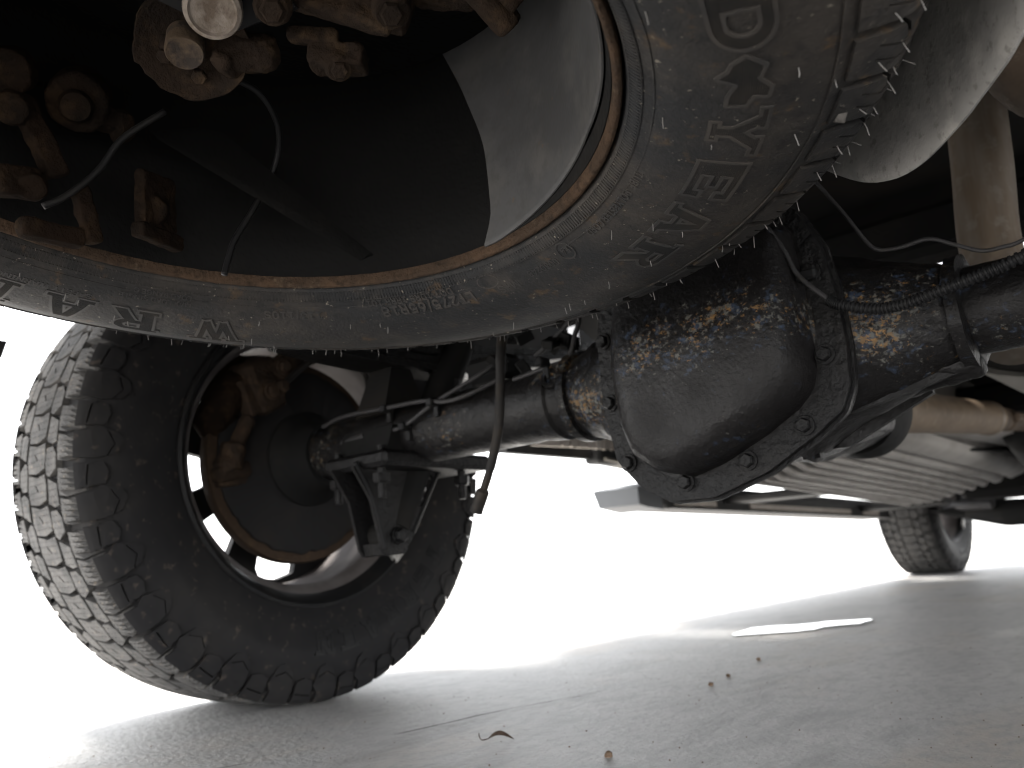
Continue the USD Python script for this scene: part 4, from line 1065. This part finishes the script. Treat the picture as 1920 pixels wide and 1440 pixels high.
for k in range(NBS):
    f = sp_place(k * stq)
    Sx = stq * .39
    pg = sg.Polygon([(-Sx * .44, .004), (-Sx * .40, .060), (Sx * .34, .062), (Sx * .42, .034), (Sx * .36, .004)])
    pg = pg.difference(so.unary_union([sg.LineString([(x_ - .003, .018), (x_ + .002, .030), (x_ - .001, .042), (x_ + .003, .055)]).buffer(.0007) for x_ in (-Sx * .14, Sx * .14)])).difference(sg.LineString([(-Sx * .5, .030), (-Sx * .2, .034)]).buffer(.0012))
    m = fine(trimesh.creation.extrude_polygon(pg, .0052, engine='earcut'), .012)
    v = np.array(m.vertices)
    m.vertices = f(v[:, 0] + v[:, 1] * .22, v[:, 1], np.where(v[:, 2] > .002, .0015 + .0042 * np.clip(v[:, 1] / .03, 0, 1), -.001))
    obj(spare, 'shoulder_block', m, 'dusty_rubber', 25)
for k in range(NBS):
    for row in range(3):
        f = sp_place(k * stq + (row % 2) * stq * .45)
        Sx = stq * .39
        pg = sg.Polygon([(-Sx * .45, .068 + row * .042), (-Sx * .40, .104 + row * .042), (Sx * .42, .106 + row * .042), (Sx * .45, .07 + row * .042)])
        m = trimesh.creation.extrude_polygon(pg, .007, engine='earcut')
        v = np.array(m.vertices)
        m.vertices = f(v[:, 0], v[:, 1], v[:, 2] - .001)
        obj(spare, 'tread_block', m, 'dusty_rubber', 25)
# moulding hairs
hairs = []
hr = np.random.default_rng(21)


def hair(r_, a, h_, length, tilt=.3, rad=.00036):
    base = spare_at(r_, a, h_)
    radial = np.cos(a) * sa_ + np.sin(a) * sb_
    tang = -np.sin(a) * sa_ + np.cos(a) * sb_
    d_ = -sn * (1 - tilt) + radial * tilt + tang * hr.normal(0, .10) + radial * hr.normal(0, .08)
    d_ /= np.linalg.norm(d_)
    bend = tang * hr.normal(0, .0004) + radial * hr.normal(0, .0003)
    hairs.append(tube([base - d_ * .001, base + d_ * length * .5, base + d_ * length + bend], rad, 5, 5))


for r_, h_, stp, tilt, ln in ((.3980, .018, 3.4, .70, .0105), (.3860, .000, 3.0, .25, .0115), (.3745, -.010, 5.2, .35, .0085)):
    for a in np.arange(0, 360, stp):
        if hr.random() < .12:
            continue
        hair(r_ + hr.normal(0, .001), math.radians(a + hr.normal(0, .55)), h_ - .004, ln * hr.uniform(.45, 1.15), tilt)
for k in range(80):
    r_ = hr.uniform(.265, .365)
    hair(r_, math.radians(hr.uniform(0, 360)), hsurf(r_), hr.uniform(.003, .0075), .1, .00034)
obj(spare, 'moulding_hairs', hairs, 'hair_rubber', True, kind='stuff')
obj(spare, 'rubber_tab', hull([spare_at(r_, math.radians(a), h_) for r_, a, h_ in ((.359, 38.3, -.019), (.368, 38.5, -.018), (.369, 36.9, -.013), (.361, 36.8, -.019), (.366, 37.5, -.0235))]), 'rubber_scuff')


def side_place(ac, rc):
    def f(u, v, q):
        r_ = rc + v
        return spare_at(r_, ac + u / rc, hsurf(r_) - q)
    return f


# the big words: letters at their bearings on the sidewall
big = [('G', -9.5, .3075), ('O', .5, .3075), ('O', 10.8, .3075), ('D', 20.6, .3075), ('*', 29.2, .3070), ('Y', 37.3, .3075), ('E', 46.8, .3075), ('A', 56.6, .3080), ('R', 66.3, .3085)]
for ch, a, rc in big:
    wd_ = {'*': .040, 'E': .041}.get(ch, .043)
    hg_ = .030 if ch != '*' else .028
    ring_m, fill_m = letter_meshes(ch, wd_, hg_, side_place(math.radians(a), rc))
    L_ = obj(spare, 'raised_letter' if ch != '*' else 'raised_emblem', ring_m, 'letter_rubber', 20)
    obj(L_, 'letter_face', trimesh.Trimesh(fill_m.vertices + origin(L_) - origin(L_), fill_m.faces, process=False), 'letter_fill', False)
for ch, a in zip('WRANGLER', (148.4, 161.2, 171.3, 182.5, 194, 205, 215, 225)):
    ring_m, fill_m = letter_meshes(ch, .047 if ch == 'W' else .041, .043, side_place(math.radians(a), .306))
    L_ = obj(spare, 'raised_letter', ring_m, 'letter_rubber', 20)
    obj(L_, 'letter_face', fill_m, 'letter_fill', False)


def small_text(text, a0, rc, height, rise=.0007, mtl='letter_rubber', bold=True):
    m = meshkit.text_mesh(text, height, rise + .0008, bold)
    m = fine(m, .006)
    v = np.array(m.vertices)
    m.vertices = side_place(math.radians(a0), rc)(v[:, 0], v[:, 1] - height / 2, v[:, 2] - .0008)
    obj(spare, 'raised_text', m, mtl, 20)


small_text('LT275/65R18', 97.5, .2705, .0100)
small_text('113/110S', 128.5, .2705, .0078)
small_text('M+S', 87.6, .2715, .0075)
small_text('DOT', 101.0, .2605, .0062)
small_text('1DRS 1RRR 1017', 105.5, .2605, .0060)
small_text('0030248', 77.4, .2680, .0056)
small_text('TUBE', 49.2, .2645, .0052)
small_text('POLYESTER CORD', 54.2, .2645, .0052)
small_text('LOAD RANGE C', 152.5, .2610, .0045)
small_text('MAX LOAD SINGLE', 152.5, .2680, .0045)
small_text('SAFETY WARNING', 168.5, .2790, .0058)
small_text('E4', 73.6, .2650, .0050)
rg = sg.Point(0, 0).buffer(.0078, 20).difference(sg.Point(0, 0).buffer(.0068, 20))
rgm = fine(trimesh.creation.extrude_polygon(rg, .0015, engine='earcut'), .004)
v = np.array(rgm.vertices)
rgm.vertices = side_place(math.radians(74.6), .2650)(v[:, 0], v[:, 1], v[:, 2] - .0007)
obj(spare, 'raised_ring_mark', rgm, 'letter_rubber', 20)
ov = sa.scale(sg.Point(0, 0).buffer(.0065, 20), 1.6, 1)
ov = ov.difference(ov.buffer(-.0009))
ovm = fine(trimesh.creation.extrude_polygon(ov, .0013, engine='earcut'), .004)
v = np.array(ovm.vertices)
ovm.vertices = side_place(math.radians(93.2), .2615)(v[:, 0], v[:, 1], v[:, 2] - .0007)
obj(spare, 'raised_ring_mark', ovm, 'letter_rubber', 20)

# rim: rusty lip, grey barrel on the right, black barrel all round, black disc above
lipp = [(.004, .2402), (-.002, .2405), (-.0042, .2416), (-.0050, .2436), (-.0042, .2454), (-.001, .2463), (.006, .2460), (.004, .2402)]
thl = np.linspace(0, 2 * PI, 500, endpoint=False)
rows = []
for h_, r_ in lipp:
    jig = (meshkit.fbm(np.stack([np.cos(thl) * 40, np.sin(thl) * 40, thl * 0 + h_ * 300], -1), 3, 6) - .5) * .0016
    rows.append(spare_at(r_ + jig * .6, thl, h_ + jig))
obj(spare, 'rim_lip', grid(np.stack(rows), close_v=True), 'rusty_lip', 40, label='rusty edge of the rim')
hs_ = np.linspace(0, 1, 40)
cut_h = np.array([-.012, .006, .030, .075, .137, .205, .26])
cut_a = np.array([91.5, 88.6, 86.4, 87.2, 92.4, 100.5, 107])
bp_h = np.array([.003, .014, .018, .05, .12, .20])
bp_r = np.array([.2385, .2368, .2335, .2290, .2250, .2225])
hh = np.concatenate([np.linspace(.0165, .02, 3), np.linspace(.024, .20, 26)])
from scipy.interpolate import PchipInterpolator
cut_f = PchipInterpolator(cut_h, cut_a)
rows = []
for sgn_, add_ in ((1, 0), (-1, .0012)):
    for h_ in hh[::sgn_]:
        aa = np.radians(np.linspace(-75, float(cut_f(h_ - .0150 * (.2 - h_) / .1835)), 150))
        ht = h_ - np.clip(.2 - h_, 0, .2) / .1835 * .0150 * np.clip((np.degrees(aa) - 52) / 34, 0, 1)   # the painted shade band narrows to nothing
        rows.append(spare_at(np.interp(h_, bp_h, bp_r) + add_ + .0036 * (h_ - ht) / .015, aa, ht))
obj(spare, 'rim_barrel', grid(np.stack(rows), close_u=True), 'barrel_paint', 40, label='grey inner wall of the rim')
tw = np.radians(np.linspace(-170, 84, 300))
obj(spare, 'rim_shade_band', grid(np.stack([spare_at(np.full(300, r_), tw, np.full(300, h_)) for h_, r_ in ((.0035, .2396), (.010, .2388), (.0155, .2372), (.0158, .2395), (.0035, .2400))]), close_u=True), 'matt_black', 30)  # black band painting in the shade beside the lip
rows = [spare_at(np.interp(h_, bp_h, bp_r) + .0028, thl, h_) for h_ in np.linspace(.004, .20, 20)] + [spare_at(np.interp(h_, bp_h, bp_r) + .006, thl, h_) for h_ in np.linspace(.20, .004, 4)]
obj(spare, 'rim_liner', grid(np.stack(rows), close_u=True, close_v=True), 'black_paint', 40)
obj(spare, 'wheel_disc', rev([(.19, .02), (.185, .03), (.178, .08), (.165, .13), (.178, .17), (.19, .222), (.196, .222), (.184, .17), (.171, .13), (.184, .08), (.196, .02), (.19, .02)], SC, sn, 96), 'black_paint', 40)


# ---- the winch and carrier that hold the spare wheel
ho = part_group(truck, 'spare_wheel_hoist', 'rusty brown cast carrier with pale round caps inside the spare wheel')
cd = np.array([0.55, -0.35, -0.76])
cd /= np.linalg.norm(cd)
wob = rev([(-.012, 0), (-.012, .012), (-.010, .030), (.000, .0365), (.0035, .0385), (.0055, .0375), (.0035, .034), (-.002, .028), (-.004, .016), (-.003, .010), (-.003, 0)], (-.062, -.588, .567), cd, 72)
wob.vertices += (meshkit.fbm(wob.vertices * 70, 3, 13) - .5)[:, None] * .007
obj(ho, 'carrier_flange', wob, 'rusty_cast', 50)
obj(ho, 'carrier', blob([[(-.050, -.565, .563, .012), (-.040, -.550, .566, .014)], [(-.058, -.560, .556, .006), (-.048, -.575, .553, .007)], [(-.072, -.60, .566, .008), (-.082, -.58, .562, .007)]], .004, 5, .006, 21), 'rusty_cast', True)
for a_ in (0.4, 1.7, 2.9, 4.6):
    e1_ = np.cross(cd, [0, 0, 1]); e1_ /= np.linalg.norm(e1_); e2_ = np.cross(cd, e1_)
    obj(ho, 'carrier_nut', hexbolt(np.array([-.062, -.588, .566]) + .021 * (math.cos(a_) * e1_ + math.sin(a_) * e2_), cd, .0055, .006), 'rusty_cast', 25)
obj(ho, 'carrier_arm', cast([('b', (.030, -.535, .578), (.040, .010, .012), (.2, .25, .95)), ('b', (.05, -.50, .585), (.012, .020, .016), (.1, .3, .9)), ('c', (.012, -.572, .572), (.020, -.578, .556), .0125), ('c', (.055, -.505, .59), (.062, -.515, .562), .013), ('b', (.075, -.475, .592), (.022, .012, .010), (.2, .1, .8))], .004, 3, .003, 22), 'rusty_cast', 40)
obj(ho, 'carrier_arm', cast([('c', (.103, -.478, .580), (.108, -.446, .560), .0105), ('c', (.112, -.47, .585), (.117, -.448, .572), .013), ('b', (.10, -.485, .585), (.012, .016, .008), (.3, .1, .2))], .004, 3, .002, 23), 'rusty_cast', 40)
obj(ho, 'carrier_lug', cast([('b', (-.004, -.508, .562), (.020, .013, .008), (.15, .1, .7)), ('c', (-.006, -.510, .570), (.002, -.512, .549), .010), ('b', (-.008, -.527, .574), (.018, .006, .005), (.1, .1, .8))], .004, 3, .003, 24), 'rusty_cast', 40)
for c_, r_ in (((.003, -.513, .549), .0065), ((.062, -.515, .562), .008), ((.021, -.579, .555), .008)):
    obj(ho, 'carrier_nut', hexbolt(c_, cd, r_, r_ * .9, 1.3), 'rusty_cast', 20)
obj(ho, 'pale_cap', rev([(-.03, 0), (-.03, .0175), (-.004, .0185), (0, .0175), (.0015, .015), (-.001, .0135), (-.002, .006), (-.002, 0)], (-.004, -.606, .553), cd, 40), 'pale_cap', 40)
obj(ho, 'brown_cap', rev([(-.02, 0), (-.02, .0125), (-.002, .0132), (.0005, .012), (-.001, .0095), (-.002, 0)], (-.057, -.597, .553), np.array([.35, -.2, -.9]), 40), 'brown_cap', 40)
obj(ho, 'black_plate', hull([(-.045, -.63, .575), (-.03, -.58, .562), (.02, -.56, .566), (.03, -.60, .585), (-.01, -.65, .59), (-.04, -.62, .59), (.01, -.55, .575)]), 'black_plastic')
obj(ho, 'round_boss', cast([('c', (-.188, -.612, .575), (-.165, -.625, .552), .022), ('b', (-.172, -.60, .552), (.008, .018, .008), (.2, 0, .1)), ('b', (-.171, -.588, .548), (.009, .006, .010), (.1, 0, .1))], .004, 3, .003, 25), 'dark_rust', 40)
obj(ho, 'round_boss_face', rev([(0, 0), (0, .010), (-.004, .012), (-.01, .012)], (-.158, -.628, .545), np.array([.7, -.3, -.5]), 30), 'dark_rust', 30)
obj(ho, 'side_casting', cast([('c', (-.185, -.66, .575), (-.165, -.672, .558), .016), ('c', (-.185, -.655, .545), (-.166, -.668, .532), .012), ('b', (-.176, -.645, .522), (.006, .008, .030), (.5, 0, 0)), ('b', (-.178, -.657, .484), (.008, .016, .011), (.2, 0, .1)), ('b', (-.178, -.633, .452), (.006, .022, .007), (.05, 0, .1)), ('b', (-.177, -.610, .472), (.006, .006, .022), (.3, 0, 0)), ('c', (-.185, -.645, .49), (-.168, -.65, .478), .010)], .004, 3, .003, 26), 'dark_rust', 40)
obj(ho, 'rust_patch_plate', cast([('b', (-.168, -.562, .492), (.005, .020, .022), (.2, .1, .5)), ('c', (-.175, -.560, .49), (-.160, -.568, .482), .011), ('b', (-.166, -.560, .464), (.006, .026, .006), (.1, .1, .5))], .004, 3, .003, 27), 'dark_rust', 40)
obj(ho, 'hanger_bar', hull([(-.176, -.565, .558), (-.160, -.528, .566), (-.17, -.56, .548), (-.15, -.515, .562), (-.062, -.447, .440), (-.057, -.440, .447), (-.06, -.435, .447)]), 'black_paint', 30, label='dark grey bar sloping down to the rim')
obj(ho, 'hoist_cable', tube([(-.14, -.57, .556), (-.155, -.595, .53), (-.165, -.607, .505), (-.172, -.625, .482), (-.176, -.64, .47)], .0026, 8), 'black_plastic', True)

# ------------------------------------------------------------------ litter on the ground
def leaf():
    n_ = 26
    s_ = np.linspace(0, 1, n_)
    wv = .0045 * np.sin(PI * s_) ** .8 * (1 - .2 * s_)
    cx = np.array([-.267, -.099, 0]) + np.stack([.030 * (s_ - .5) * .745, .030 * (s_ - .5) * .66, .0032 + .0035 * np.sin(PI * s_ * 1.2)], -1)
    sd = np.array([-.66, .745, .35])
    rows = [cx + np.outer(wv * k, sd) + np.outer(np.abs(k) * wv, [0, 0, .6]) for k in (-1, -.5, 0, .5, 1)]
    t_ = np.array([0, 0, .0005])
    m = grid(np.concatenate([np.stack(rows), np.stack(rows[::-1]) + t_]), close_u=True)
    return m


lf = thing('dry_leaf', 'small curled brown leaf lying on the concrete near the bottom edge', 'leaf', (-.267, -.099, 0))
obj(lf, 'blade', leaf(), 'leaf_brown', 40)
obj(lf, 'stalk', tube([(-.277, -.109, .004), (-.283, -.114, .003), (-.286, -.115, .007), (-.287, -.114, .010)], .0006, 6, 16), 'leaf_brown', True)


def stone(x, y, r_, seed):
    s_ = trimesh.creation.icosphere(2, 1.0)
    v = np.array(s_.vertices)
    v *= (1 + (meshkit.fbm(v * 1.8 + seed, 3, seed) - .5) * .9)[:, None]
    s_.vertices = v * np.array([r_, r_ * .8, r_ * .75]) + np.array([x, y, r_ * .55])
    return s_


pb = obj(None, 'pebble', stone(-.108, -.111, .0046, 3), 'pebble_brown', 60, label='brown pebble on the concrete right of the dry leaf')
setd(pb, category='pebble')
for i, (x, y, r_, lab) in enumerate([(-.284, .598, .0042, 'tiny brown crumb on the shaded concrete, farthest back of its row'), (-.246, .411, .0036, 'tiny brown crumb on the concrete, middle one of its row'), (-.228, .322, .0042, 'tiny brown crumb on the concrete, nearest to the pebble')]):
    setd(obj(None, 'crumb', stone(x, y, r_, 5 + i), 'pebble_brown', 60, label=lab), category='crumb')
gritm = []
gq = np.random.default_rng(5)
for i in range(260):
    x, y = gq.uniform(-.75, .45), gq.uniform(-.42, .9)
    s_ = trimesh.creation.icosphere(0, gq.uniform(.0004, .0011))
    s_.apply_translation((x, y, .0006))
    gritm.append(s_)
obj(None, 'grit', gritm, 'pebble_brown', False, label='specks of grit scattered over the concrete', kind='stuff')
